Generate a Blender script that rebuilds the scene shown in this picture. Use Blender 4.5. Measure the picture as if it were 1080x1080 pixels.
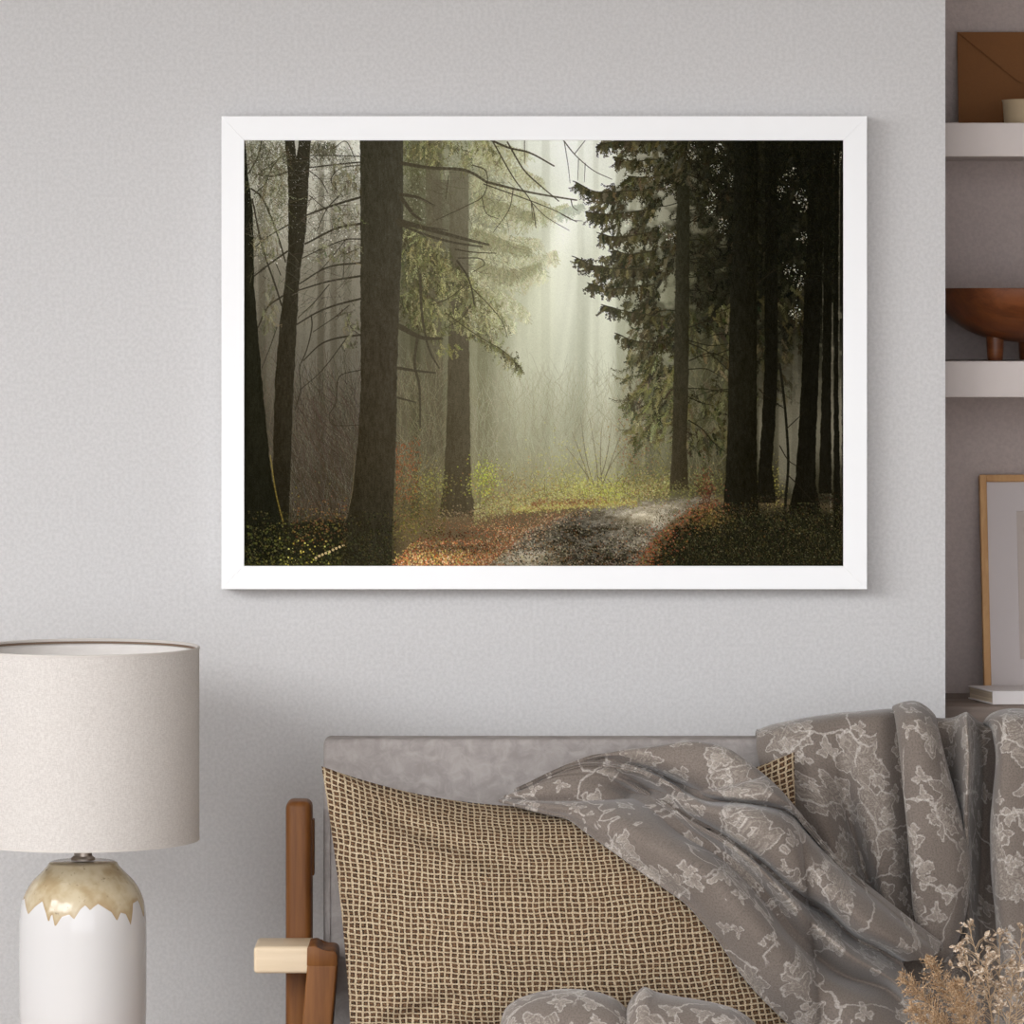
import bpy, bmesh, math, random
import numpy as np
from mathutils import Vector, Matrix, noise as mnoise

for o in list(bpy.data.objects):
    bpy.data.objects.remove(o)
scene = bpy.context.scene
col = scene.collection
PI = math.pi

LX, RX, FY, CZ = -3.0, 3.2, -8.6, 4.4          # room: left wall, right wall, open front, ceiling
Z_BLOCKER = 2.58  # underside of the added block that shades the upper wall
# ------------------------------------------------------------------ camera
CAM_D, CAM_Z, F_PX, HOR = 8.06, 1.59, 5000.0, 320.0
cam_data = bpy.data.cameras.new('camera')
cam_data.sensor_width = 36.0
cam_data.lens = F_PX / 1080.0 * 36.0
cam_data.shift_y = -(540.0 - HOR) / 1080.0
cam_data.clip_end = 60
cam = bpy.data.objects.new('camera', cam_data)
cam.location = (0, -CAM_D, CAM_Z)
cam.rotation_euler = (PI / 2, 0, 0)
col.objects.link(cam)
scene.camera = cam

# ------------------------------------------------------------------ world, window light, exposure
world = bpy.data.worlds.new('world')
scene.world = world
world.use_nodes = True
wb = world.node_tree.nodes['Background']
wb.inputs['Color'].default_value = (0.93, 0.95, 1.0, 1)
wb.inputs['Strength'].default_value = 2.75

def area_light(name, loc, target, sx, sy, energy, color):
    d = bpy.data.lights.new(name, 'AREA')
    d.shape = 'RECTANGLE'
    d.size, d.size_y = sx, sy
    d.energy = energy
    d.color = color
    o = bpy.data.objects.new(name, d)
    o.location = loc
    o.rotation_euler = (Vector(target) - Vector(loc)).to_track_quat('-Z', 'Y').to_euler()
    col.objects.link(o)
    return o

area_light('window_daylight', (-4.7, -5.3, 3.5), (-0.4, 0.0, 1.1), 5.2, 2.6, 430, (0.97, 0.985, 1.0))

scene.view_settings.view_transform = 'Standard'
scene.view_settings.look = 'None'
scene.view_settings.exposure = 0.0
scene.view_settings.gamma = 1.0
scene.view_settings.use_curve_mapping = False

# ------------------------------------------------------------------ helpers
def lin(c):
    c = c / 255.0
    return c / 12.92 if c <= 0.04045 else ((c + 0.055) / 1.055) ** 2.4

def rgb(r, g, b):
    return (lin(r), lin(g), lin(b), 1.0)

def P(px, py, y):
    """a point on the picture ray (px, py) at room depth y"""
    s = F_PX / (y + CAM_D)
    return Vector(((px - 540.0) / s, y, CAM_Z - (py - HOR) / s))

def XZ(px, py, y):
    p = P(px, py, y)
    return p.x, p.z

def mesh_obj(name, verts, faces, mat=None, parent=None, smooth=False, uvs=None):
    me = bpy.data.meshes.new(name)
    me.from_pydata([tuple(v) for v in verts], [], faces)
    if smooth:
        me.polygons.foreach_set('use_smooth', [True] * len(me.polygons))
    if uvs is not None:
        uvl = me.uv_layers.new(name='UVMap')
        idx = np.zeros(len(me.loops), dtype=np.int32)
        me.loops.foreach_get('vertex_index', idx)
        uvl.data.foreach_set('uv', np.asarray(uvs, dtype=np.float32)[idx].ravel())
    me.update()
    o = bpy.data.objects.new(name, me)
    col.objects.link(o)
    if mat is not None:
        me.materials.append(mat)
    if parent is not None:
        o.parent = parent
        o.matrix_parent_inverse = Matrix.Translation(-parent.location) if not parent.rotation_euler.z else parent.matrix_basis.inverted()
    return o

def bm_obj(name, bm, mat=None, parent=None, smooth=True):
    bmesh.ops.recalc_face_normals(bm, faces=bm.faces)
    me = bpy.data.meshes.new(name)
    bm.to_mesh(me)
    bm.free()
    if smooth:
        me.polygons.foreach_set('use_smooth', [True] * len(me.polygons))
        try:
            me.set_sharp_from_angle(angle=math.radians(38))
        except Exception:
            pass
    o = bpy.data.objects.new(name, me)
    col.objects.link(o)
    if mat is not None:
        me.materials.append(mat)
    if parent is not None:
        o.parent = parent
        o.matrix_parent_inverse = parent.matrix_basis.inverted()
    return o

def add_box(bm, lo, hi, bevel=0.0, seg=3, mat4=None):
    lo, hi = Vector(lo), Vector(hi)
    c, s = (lo + hi) / 2, hi - lo
    t = bmesh.new()
    bmesh.ops.create_cube(t, size=1.0)
    bmesh.ops.scale(t, vec=s, verts=t.verts)
    if bevel > 0:
        bmesh.ops.bevel(t, geom=list(t.edges), offset=bevel, segments=seg, profile=0.5, affect='EDGES')
    bmesh.ops.translate(t, vec=c, verts=t.verts)
    if mat4 is not None:
        bmesh.ops.transform(t, matrix=mat4, verts=t.verts)
    merge(bm, t)

def merge(bm, t):
    m = {}
    for v in t.verts:
        m[v] = bm.verts.new(v.co)
    for f in t.faces:
        try:
            bm.faces.new([m[v] for v in f.verts])
        except ValueError:
            pass
    t.free()

def add_lathe(bm, prof, n=64, center=(0, 0), closed=False):
    cx, cy = center
    rings = []
    for r, z in prof:
        if r < 1e-6:
            rings.append([bm.verts.new((cx, cy, z))])
        else:
            rings.append([bm.verts.new((cx + r * math.cos(2 * PI * i / n), cy + r * math.sin(2 * PI * i / n), z)) for i in range(n)])
    pairs = list(zip(rings, rings[1:]))
    if closed:
        pairs.append((rings[-1], rings[0]))
    for a, b in pairs:
        for i in range(n):
            j = (i + 1) % n
            if len(a) == 1 and len(b) == 1:
                continue
            if len(a) == 1:
                bm.faces.new([a[0], b[i], b[j]])
            elif len(b) == 1:
                bm.faces.new([a[i], a[j], b[0]])
            else:
                bm.faces.new([a[i], a[j], b[j], b[i]])

def add_tube(bm, pts, radii, n=6):
    pts = [Vector(p) for p in pts]
    if not hasattr(radii, '__len__'):
        radii = [radii] * len(pts)
    rings = []
    ref = Vector((0.31, 0.87, 0.39))
    for i, p in enumerate(pts):
        t = (pts[min(i + 1, len(pts) - 1)] - pts[max(i - 1, 0)]).normalized()
        a = t.cross(ref).normalized()
        b = t.cross(a).normalized()
        rings.append([bm.verts.new(p + (a * math.cos(2 * PI * k / n) + b * math.sin(2 * PI * k / n)) * radii[i]) for k in range(n)])
    for a, b in zip(rings, rings[1:]):
        for k in range(n):
            bm.faces.new([a[k], a[(k + 1) % n], b[(k + 1) % n], b[k]])
    bm.faces.new(rings[0][::-1])
    bm.faces.new(rings[-1])

def catmull(pts, n, closed=False):
    """resample a control polyline (m,k) to n points along chord length"""
    p = np.asarray(pts, dtype=float)
    d = np.sqrt((np.diff(p, axis=0) ** 2).sum(1))
    t = np.concatenate([[0], np.cumsum(np.maximum(d, 1e-9) ** 0.5)])
    q = np.linspace(0, t[-1], n)
    # tangents (non uniform catmull-rom)
    m = np.zeros_like(p)
    for i in range(len(p)):
        if i == 0:
            m[i] = (p[1] - p[0]) / (t[1] - t[0])
        elif i == len(p) - 1:
            m[i] = (p[-1] - p[-2]) / (t[-1] - t[-2])
        else:
            h0, h1 = t[i] - t[i - 1], t[i + 1] - t[i]
            m[i] = ((p[i] - p[i - 1]) / h0 * h1 + (p[i + 1] - p[i]) / h1 * h0) / (h0 + h1)
    k = np.clip(np.searchsorted(t, q, side='right') - 1, 0, len(p) - 2)
    h = (t[k + 1] - t[k])[:, None]
    s = ((q - t[k])[:, None]) / h
    return ((2 * s**3 - 3 * s**2 + 1) * p[k] + (s**3 - 2 * s**2 + s) * h * m[k]
            + (-2 * s**3 + 3 * s**2) * p[k + 1] + (s**3 - s**2) * h * m[k + 1])

def thing(name, label, cat, loc=(0, 0, 0), group=None):
    o = bpy.data.objects.new(name, None)
    o.empty_display_size = 0.05
    o.location = loc
    col.objects.link(o)
    return tag(o, label, cat, group)

def tag(o, label, cat, group=None):
    o['label'] = label
    o['category'] = cat
    if group:
        o['group'] = group
    return o

def struct(o):
    o['kind'] = 'structure'
    return o

# ------------------------------------------------------------------ materials
class G:
    """tiny node-graph helper"""
    def __init__(self, name, rough=0.6, spec=0.3, metallic=0.0):
        self.m = bpy.data.materials.new(name)
        self.m.use_nodes = True
        self.nt = self.m.node_tree
        self.b = self.nt.nodes['Principled BSDF']
        self.b.inputs['Roughness'].default_value = rough
        self.b.inputs['Specular IOR Level'].default_value = spec
        self.b.inputs['Metallic'].default_value = metallic
    def n(self, t):
        return self.nt.nodes.new(t)
    def l(self, a, b):
        self.nt.links.new(a, b)
    def set(self, sock, v):
        if hasattr(v, 'node'):
            self.l(v, sock)
        else:
            sock.default_value = v
    def math(self, op, a, b=None, c=None, clamp=False):
        x = self.n('ShaderNodeMath'); x.operation = op; x.use_clamp = clamp
        self.set(x.inputs[0], a)
        if b is not None: self.set(x.inputs[1], b)
        if c is not None: self.set(x.inputs[2], c)
        return x.outputs[0]
    def vmath(self, op, a, b=None, scale=None):
        x = self.n('ShaderNodeVectorMath'); x.operation = op
        self.set(x.inputs[0], a)
        if b is not None: self.set(x.inputs[1], b)
        if scale is not None: self.set(x.inputs['Scale'], scale)
        return x.outputs['Value'] if op in ('LENGTH', 'DISTANCE', 'DOT_PRODUCT') else x.outputs[0]
    def coord(self, which='Object'):
        return self.n('ShaderNodeTexCoord').outputs[which]
    def mapping(self, vec, scale=(1, 1, 1), rot=(0, 0, 0), loc=(0, 0, 0)):
        x = self.n('ShaderNodeMapping')
        self.l(vec, x.inputs['Vector'])
        x.inputs['Scale'].default_value = scale
        x.inputs['Rotation'].default_value = rot
        x.inputs['Location'].default_value = loc
        return x.outputs[0]
    def noise(self, vec, scale, detail=3, rough=0.5, dist=0.0, out='Fac'):
        x = self.n('ShaderNodeTexNoise')
        self.l(vec, x.inputs['Vector'])
        x.inputs['Scale'].default_value = scale
        x.inputs['Detail'].default_value = detail
        x.inputs['Roughness'].default_value = rough
        x.inputs['Distortion'].default_value = dist
        return x.outputs[out]
    def mix(self, f, a, b):
        x = self.n('ShaderNodeMix'); x.data_type = 'RGBA'
        self.set(x.inputs[0], f); self.set(x.inputs[6], a); self.set(x.inputs[7], b)
        return x.outputs[2]
    def step(self, v, lo, hi, to0=0.0, to1=1.0):
        x = self.n('ShaderNodeMapRange'); x.interpolation_type = 'SMOOTHSTEP'
        self.set(x.inputs[0], v)
        x.inputs[1].default_value = lo; x.inputs[2].default_value = hi
        x.inputs[3].default_value = to0; x.inputs[4].default_value = to1
        return x.outputs[0]
    def sep(self, v):
        x = self.n('ShaderNodeSeparateXYZ'); self.l(v, x.inputs[0]); return x.outputs
    def comb(self, a, b, c=0.0):
        x = self.n('ShaderNodeCombineXYZ')
        self.set(x.inputs[0], a); self.set(x.inputs[1], b); self.set(x.inputs[2], c)
        return x.outputs[0]
    def bump(self, h, strength=0.3, dist=0.002, normal=None):
        x = self.n('ShaderNodeBump')
        x.inputs['Strength'].default_value = strength
        x.inputs['Distance'].default_value = dist
        self.l(h, x.inputs['Height'])
        if normal is not None: self.l(normal, x.inputs['Normal'])
        return x.outputs[0]
    def color(self, c): self.set(self.b.inputs['Base Color'], c)
    def normal(self, nrm): self.l(nrm, self.b.inputs['Normal'])

def plaster(name, c):
    g = G(name, 0.85, 0.15)
    co = g.coord()
    big = g.noise(co, 1.3, 2)
    fine = g.noise(co, 170, 2, 0.6)
    mid = g.noise(co, 70, 2, 0.6)
    c0 = tuple(x * 0.965 for x in c[:3]) + (1,)
    c1 = tuple(min(1, x * 1.03) for x in c[:3]) + (1,)
    base = g.mix(big, c0, c1)
    g.color(g.mix(g.step(fine, 0.3, 0.7, 0, 1), g.mix(0.10, base, (0, 0, 0, 1)), base))
    h = g.math('ADD', g.math('MULTIPLY', fine, 0.5), mid)
    g.normal(g.bump(h, 0.55, 0.0022))
    return g.m

def wood(name, c_light, c_dark, axis='Z', scale=1.0, rough=0.5):
    g = G(name, rough, 0.3)
    co = g.coord()
    s = {'X': (1.2, 14, 14), 'Y': (14, 1.2, 14), 'Z': (14, 14, 1.2)}[axis]
    v = g.mapping(co, tuple(k * scale for k in s))
    n1 = g.noise(v, 2.2, 5, 0.6, 0.7)
    s2 = {'X': (6, 130, 130), 'Y': (130, 6, 130), 'Z': (130, 130, 6)}[axis]
    n2 = g.noise(g.mapping(co, tuple(k * scale for k in s2)), 1.6, 3, 0.6)
    f = g.math('ADD', g.math('MULTIPLY', g.step(n1, 0.3, 0.72), 0.65), g.math('MULTIPLY', n2, 0.35))
    g.color(g.mix(f, c_light, c_dark))
    g.normal(g.bump(n2, 0.12, 0.001))
    return g.m

def plain(name, c, rough=0.6, spec=0.3, metallic=0.0, noise_scale=60, amt=0.06, bump=0.05):
    g = G(name, rough, spec, metallic)
    nz = g.noise(g.coord(), noise_scale, 4, 0.6)
    g.color(g.mix(nz, tuple(x * (1 - amt) for x in c[:3]) + (1,), tuple(min(1, x * (1 + amt)) for x in c[:3]) + (1,)))
    if bump:
        g.normal(g.bump(nz, bump, 0.001))
    return g.m

M = {}
M['wall'] = plaster('wall_plaster', rgb(211, 209, 208))
M['niche'] = plaster('niche_plaster', rgb(186, 172, 166))
M['shelf'] = plain('shelf_paint', rgb(204, 194, 189), 0.6, 0.3, amt=0.02)
M['floor'] = wood('floor_oak', rgb(176, 164, 150), rgb(148, 136, 122), 'Y', 0.6)
M['ceiling'] = plaster('ceiling_paint', rgb(225, 222, 218))
M['white_frame'] = plain('white_lacquer', rgb(254, 254, 254), 0.5, 0.35, noise_scale=7, amt=0.012, bump=0.02)
M['trim'] = plain('white_trim_paint', rgb(232, 230, 227), 0.5)

# ------------------------------------------------------------------ room
X_NICHE = XZ(997, 400, 0)[0]
def boxobj(name, lo, hi, mat, bevel=0, parent=None):
    bm = bmesh.new(); add_box(bm, lo, hi, bevel); return bm_obj(name, bm, mat, parent)

struct(boxobj('floor', (LX - .15, FY, -0.1), (RX + .15, 0.5, 0.0), M['floor']))
struct(boxobj('ceiling', (LX - .15, FY, CZ), (RX + .15, 0.5, CZ + .1), M['ceiling']))
struct(boxobj('light_blocker', (LX, -3.15, Z_BLOCKER), (RX, -0.0, CZ), M['ceiling']))  # unseen drop, added to cut window light off the upper back wall
struct(boxobj('wall_back', (LX - .15, 0.0, 0.0), (X_NICHE, 0.5, CZ), M['wall']))
struct(boxobj('wall_niche', (X_NICHE, 0.35, 0.0), (1.95, 0.5, CZ), M['niche']))
struct(boxobj('wall_beyond_niche', (1.95, 0.0, 0.0), (RX + .15, 0.5, CZ), M['wall']))
struct(boxobj('wall_right', (RX, FY, 0.0), (RX + .15, 0.0, CZ), M['wall']))
# left wall with a tall window
bm = bmesh.new()
W0, W1, WZ0, WZ1 = -6.6, -1.6, 1.0, 4.3
add_box(bm, (LX - .15, FY, 0), (LX, W0, CZ))
add_box(bm, (LX - .15, W1, 0), (LX, 0.0, CZ))
add_box(bm, (LX - .15, W0, 0), (LX, W1, WZ0))
add_box(bm, (LX - .15, W0, WZ1), (LX, W1, CZ))
struct(bm_obj('wall_left', bm, M['wall'], smooth=False))
bm = bmesh.new()
fx0, fx1 = LX - .11, LX - .05
for y in (W0, W0 + 1.28, W0 + 2.57, W0 + 3.86, W1 - .06):
    add_box(bm, (fx0, y, WZ0), (fx1, y + .06, WZ1), 0.004, 1)
for z in (WZ0, WZ0 + 0.62, WZ0 + 1.6, WZ1 - .06):
    add_box(bm, (fx0, W0, z), (fx1, W1, z + .05), 0.004, 1)
struct(bm_obj('window_1', bm, M['trim'], smooth=False))
# ------------------------------------------------------------------ the forest print, painted stroke by stroke into a colour grid
def paint_forest():
    X0, Y0, X1, Y1, S = 257.0, 147.5, 890.0, 597.5, 2
    W, H = int((X1 - X0) * S), int((Y1 - Y0) * S)
    R = np.random.default_rng(21)
    img = np.zeros((H, W, 3))
    yy, xx = np.mgrid[0:H, 0:W]
    PX, PY = xx / S + X0, yy / S + Y0

    def vnoise(sx, sy, seed):
        """smooth value noise with cell sizes sx, sy in picture pixels"""
        r = np.random.default_rng(seed)
        gw, gh = int((X1 - X0) / sx) + 3, int((Y1 - Y0) / sy) + 3
        g = r.random((gh, gw))
        u, v = (PX - X0) / sx, (PY - Y0) / sy
        i, j = u.astype(int), v.astype(int)
        a, b = u - i, v - j
        a, b = a * a * (3 - 2 * a), b * b * (3 - 2 * b)
        return (g[j, i] * (1 - a) + g[j, i + 1] * a) * (1 - b) + (g[j + 1, i] * (1 - a) + g[j + 1, i + 1] * a) * b

    # fog behind everything
    gx = np.array([258, 320, 380, 440, 500, 560, 600, 640, 680, 740, 800, 889.])
    gy = np.array([148, 220, 300, 380, 460, 520, 600.])
    gc = np.array([
        [(158,155,140),(206,203,190),(218,216,203),(124,122,96),(162,161,136),(232,233,220),(246,247,238),(232,232,220),(150,146,128),(70,67,54),(36,33,25),(26,24,18)],
        [(164,160,144),(176,171,155),(160,155,139),(102,99,77),(142,140,115),(206,207,186),(236,237,222),(228,229,212),(160,157,137),(96,91,74),(40,37,27),(44,41,31)],
        [(114,107,92),(126,119,104),(124,117,102),(94,90,68),(130,127,101),(188,188,162),(216,216,196),(208,208,188),(150,148,124),(84,80,60),(44,41,29),(62,58,46)],
        [(92,85,72),(106,99,86),(104,97,84),(94,89,69),(128,124,98),(176,175,150),(196,196,174),(190,190,168),(146,143,119),(86,82,62),(66,61,47),(92,86,72)],
        [(64,57,45),(80,72,59),(80,72,59),(90,84,64),(120,114,89),(152,149,122),(168,166,141),(164,161,136),(128,124,98),(82,78,58),(82,76,61),(110,103,87)],
        [(42,37,25),(58,50,37),(64,55,40),(86,76,53),(126,116,84),(142,134,100),(146,139,103),(142,136,99),(106,100,70),(72,66,46),(52,47,33),(44,39,27)],
        [(36,34,22),(50,44,30),(60,52,36),(90,76,50),(120,104,76),(120,110,90),(118,108,90),(110,98,76),(70,58,40),(46,40,26),(36,32,21),(28,25,16)]], dtype=float)
    def lut(x, y):
        i = np.clip(np.searchsorted(gx, x) - 1, 0, len(gx) - 2); j = np.clip(np.searchsorted(gy, y) - 1, 0, len(gy) - 2)
        a = np.clip((x - gx[i]) / (gx[i + 1] - gx[i]), 0, 1)[..., None]; b = np.clip((y - gy[j]) / (gy[j + 1] - gy[j]), 0, 1)[..., None]
        a, b = a * a * (3 - 2 * a), b * b * (3 - 2 * b)
        return (gc[j, i] * (1 - a) + gc[j, i + 1] * a) * (1 - b) + (gc[j + 1, i] * (1 - a) + gc[j + 1, i + 1] * a) * b
    img[:] = lut(PX, PY)
    fog = img.copy()

    def blend(mask, colr):
        img[:] = img * (1 - mask[..., None]) + np.asarray(colr, dtype=float) * mask[..., None]

    def box_of(x0, y0, x1, y1):
        return (slice(max(0, int((y0 - Y0) * S)), min(H, int((y1 - Y0) * S) + 2)), slice(max(0, int((x0 - X0) * S)), min(W, int((x1 - X0) * S) + 2)))

    def trunk(L, Rr, colr, var=7, alpha=1.0, soft=.5, edge=0.0, seed=0, fade=None):
        """L, Rr: (y -> x) outlines of the two sides of a trunk"""
        ys = np.array([p[1] for p in L]); xl = np.array([p[0] for p in L])
        yr = np.array([p[1] for p in Rr]); xr = np.array([p[0] for p in Rr])
        b = box_of(min(xl) - 3, max(min(ys), Y0), max(xr) + 3, max(ys))
        px, py = PX[b], PY[b]
        if px.size == 0: return
        wob = .22 * np.sin(py * .21 + seed) + .12 * np.sin(py * .53 + 2 * seed) + (vnoise(3, 2.2, 60 + seed)[b] - .5) * .5
        l = np.interp(py, ys, xl) + wob; r = np.interp(py, yr, xr) + wob
        m = np.clip((px - l) / soft + .5, 0, 1) * np.clip((r - px) / soft + .5, 0, 1) * alpha
        m = m * (py >= ys[0]) * (py <= ys[-1])
        if fade: m = m * np.clip((py - fade[0]) / (fade[1] - fade[0]), 0, 1)
        u = (px - l) / np.maximum(r - l, 1)
        bark = (vnoise(1.3, 4, 90 + seed)[b] - .5) * 1.7 * var + (vnoise(4, 14, 91 + seed)[b] - .5) * var
        c = np.asarray(colr, float)
        if c.ndim == 2:
            t = np.clip((py - ys[0]) / (ys[-1] - ys[0]), 0, 1)[..., None] * (len(c) - 1)
            k = np.clip(t.astype(int), 0, len(c) - 2)
            f = t - k
            cc = c[k[..., 0]] * (1 - f) + c[k[..., 0] + 1] * f
        else:
            cc = np.broadcast_to(c, px.shape + (3,))
        cc = cc + bark[..., None] + edge * (u - .5)[..., None] * 2
        img[b] = img[b] * (1 - m[..., None]) + cc * m[..., None]

    def line(pts, w0, w1, colr, alpha=1.0):
        pts = catmull(np.array(pts, float), max(6, 5 * len(pts)))
        n = len(pts) - 1
        for i in range(n):
            (ax, ay), (bx, by) = pts[i], pts[i + 1]
            w = w0 + (w1 - w0) * (i + .5) / n
            b = box_of(min(ax, bx) - w - 1, min(ay, by) - w - 1, max(ax, bx) + w + 1, max(ay, by) + w + 1)
            px, py = PX[b], PY[b]
            if px.size == 0: continue
            dx, dy = bx - ax, by - ay
            t = np.clip(((px - ax) * dx + (py - ay) * dy) / (dx * dx + dy * dy + 1e-9), 0, 1)
            d = np.hypot(px - ax - t * dx, py - ay - t * dy)
            m = np.clip((w / 2 - d) / .5 + .5, 0, 1) * alpha * min(1, w * 1.4)
            img[b] = img[b] * (1 - m[..., None]) + np.asarray(colr, float) * m[..., None]

    def strokes(x0, y0, x1, y1, colr, alpha=.9, fat=False):
        """many hair strokes at once"""
        n = len(x0)
        if n == 0: return
        k = int(np.ceil(np.max(np.hypot(x1 - x0, y1 - y0)) * S)) + 1
        t = np.linspace(0, 1, k)[None]
        px = ((x0[:, None] * (1 - t) + x1[:, None] * t) - X0) * S
        py = ((y0[:, None] * (1 - t) + y1[:, None] * t) - Y0) * S
        c = np.repeat(np.asarray(colr, float)[:, None, :], k, 1).reshape(-1, 3)
        for ox, oy in (((0, 0), (1, 0), (0, 1), (1, 1)) if fat else ((0, 0),)):
            i, j = px.astype(int).ravel() + ox, py.astype(int).ravel() + oy
            ok = (i >= 0) & (i < W) & (j >= 0) & (j < H)
            img[j[ok], i[ok]] = img[j[ok], i[ok]] * (1 - alpha) + c[ok] * alpha

    def dots(x, y, r, colr, alpha=.85):
        """small round leaves; r in picture pixels"""
        for lo, hi in ((0, .4), (.4, .75), (.75, 1.2), (1.2, 2.0), (2.0, 3.2)):
            s = (r >= lo) & (r < hi)
            if not s.any(): continue
            q = max(1, int(round((lo + hi) / 2 * S)))
            for oy in range(-q + 1, q):
                for ox in range(-q + 1, q):
                    if ox * ox + oy * oy > (q - .4) ** 2: continue
                    i = ((x[s] - X0) * S).astype(int) + ox; j = ((y[s] - Y0) * S).astype(int) + oy
                    ok = (i >= 0) & (i < W) & (j >= 0) & (j < H)
                    img[j[ok], i[ok]] = img[j[ok], i[ok]] * (1 - alpha) + np.asarray(colr, float)[s][ok] * alpha

    def pal(cols, n, jit=10, w=None):
        c = np.array(cols, float)
        k = R.choice(len(c), n, p=None if w is None else np.array(w) / np.sum(w))
        return np.clip(c[k] + R.normal(0, jit, (n, 1)) + R.normal(0, jit * .35, (n, 3)), 0, 255)

    def fir(path, twig, dens, cols, jit=9, needle=3.2, droop=1.0, alpha=.85, stem=None, sweep=.35, tipf=.35):
        """a conifer bough: stem along path, hanging twigs full of needles"""
        p = catmull(np.array(path, float), 60)
        ln = np.hypot(*np.diff(p, axis=0).T).sum()
        n = max(4, int(ln * dens))
        t = R.random(n)
        k = (t * 58).astype(int)
        bx, by = p[k, 0], p[k, 1]
        dr = p[k + 1] - p[k]; dr /= np.hypot(dr[:, 0], dr[:, 1])[:, None] + 1e-9
        L = twig * (tipf + (1 - tipf) * np.sin(np.clip(1 - t, 0, 1) * PI * .62 + .3)) * R.uniform(.5, 1.15, n)
        ang = R.normal(0, .35, n)
        tx = -dr[:, 0] * sweep * 0 + np.sin(ang) + dr[:, 0] * -sweep
        ty = np.full(n, droop) * np.cos(ang)
        q = np.hypot(tx, ty); tx /= q; ty /= q
        ex, ey = bx + tx * L, by + ty * L
        m = 11
        s = np.tile(np.linspace(.05, 1, m), n)
        rx = np.repeat(bx, m) * (1 - s) + np.repeat(ex, m) * s + R.normal(0, .5, n * m)
        ry = np.repeat(by, m) * (1 - s) + np.repeat(ey, m) * s + R.normal(0, .5, n * m)
        side = R.choice([-1, 1], n * m)
        an = np.arctan2(np.repeat(ty, m), np.repeat(tx, m)) + side * R.uniform(.3, .9, n * m)
        nl = needle * R.uniform(.5, 1.1, n * m)
        base = np.repeat(pal(cols, n, jit), m, 0)
        base = np.clip(base + R.normal(0, jit * .6, (n * m, 1)), 0, 255)
        ft = R.random(n * m) < .35
        for f_ in (False, True):
            q = ft == f_
            strokes(rx[q], ry[q], (rx + np.cos(an) * nl)[q], (ry + np.sin(an) * nl)[q], base[q], alpha, f_)
        if stem is not None:
            line(path, .7, 1.9, stem, .9)

    def twigs(n, region, length, ang, spread, colr, alpha, bend=.4, w=None):
        x = R.uniform(region[0], region[2], n); y = R.uniform(region[1], region[3], n)
        a = R.normal(ang, spread, n); L = length * R.uniform(.4, 1.2, n)
        c = pal(colr, n, 8)
        for s in range(6):
            x2 = x + np.cos(a) * L / 6; y2 = y + np.sin(a) * L / 6
            strokes(x, y, x2, y2, c, alpha)
            x, y = x2, y2; a = a + R.normal(0, bend * .3, n)

    def tassels(n, x, y, lean, ln, cols, jit, br, al=.85, need=3.6, m=20):
        a = PI / 2 + lean + R.normal(0, .28, n)
        L = R.uniform(ln[0], ln[1], n)
        t = np.tile(np.linspace(0, 1, m), n)
        c = pal(cols, n, jit) * br[:, None]
        ra, rL = np.repeat(a, m), np.repeat(L, m)
        curve = .35 * t * np.repeat(R.normal(0, 1, n), m)
        rx = np.repeat(x, m) + np.cos(ra + curve) * rL * t + R.normal(0, .4, n * m)
        ry = np.repeat(y, m) + np.sin(ra + curve) * rL * t + R.normal(0, .4, n * m)
        cc = np.repeat(c, m, 0)
        for sgn in (-1, 1):
            an = ra + curve + sgn * R.uniform(.35, .8, n * m)
            nl = need * R.uniform(.5, 1.1, n * m) * (1.1 - .6 * t)
            strokes(rx, ry, rx + np.cos(an) * nl, ry + np.sin(an) * nl, np.clip(cc + R.normal(0, jit * .5, (n * m, 1)), 0, 255), al)
    # far tree columns in the mist
    far = vnoise(9, 400, 5) * .6 + vnoise(4, 260, 6) * .4
    img += ((far - .5) * (24 - 14 * np.exp(-((PX - 600) / 60) ** 2)) * np.clip((PY - 170) / 160, 0, 1))[..., None]
    for x, w, a, d in ((276, 7, .25, 40), (338, 7, .38, 34), (352, 5, .30, 30), (366, 8, .2, 30), (392, 6, .2, 30), (438, 9, .32, 28), (509, 9, .30, 34), (530, 7, .16, 26), (553, 6, .14, 26), (575, 9, .17, 30), (612, 7, .15, 30),
                       (628, 6, .17, 30), (655, 8, .3, 40), (668, 6, .3, 40), (690, 6, .3, 40), (745, 8, .35, 34), (790, 6, .3, 30), (835, 7, .3, 22)):
        lx_ = [(x - w / 2 + R.normal(0, 1), 148), (x - w / 2 - 1, 560)]; rx_ = [(x + w / 2, 148), (x + w / 2 + 1, 560)]
        trunk(lx_, rx_, fog[int((430 - Y0) * S), int((x - X0) * S)] - d, 4, a, 2.4, seed=int(x))
    # bright chinks between the leaves, upper left and right
    n = 2600
    x = R.uniform(258, 380, n); y = 148 + 130 * R.random(n) ** 1.4
    dots(x, y, R.uniform(.2, 1.0, n), pal([(232,228,216),(205,200,184),(180,172,150),(150,146,120)], n, 10), .6)
    n = 1200
    x = R.uniform(425, 480, n); y = R.uniform(165, 235, n)
    dots(x, y, R.uniform(.2, .9, n), pal([(190,186,166),(150,148,120),(128,126,96)], n, 10), .45)
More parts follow.
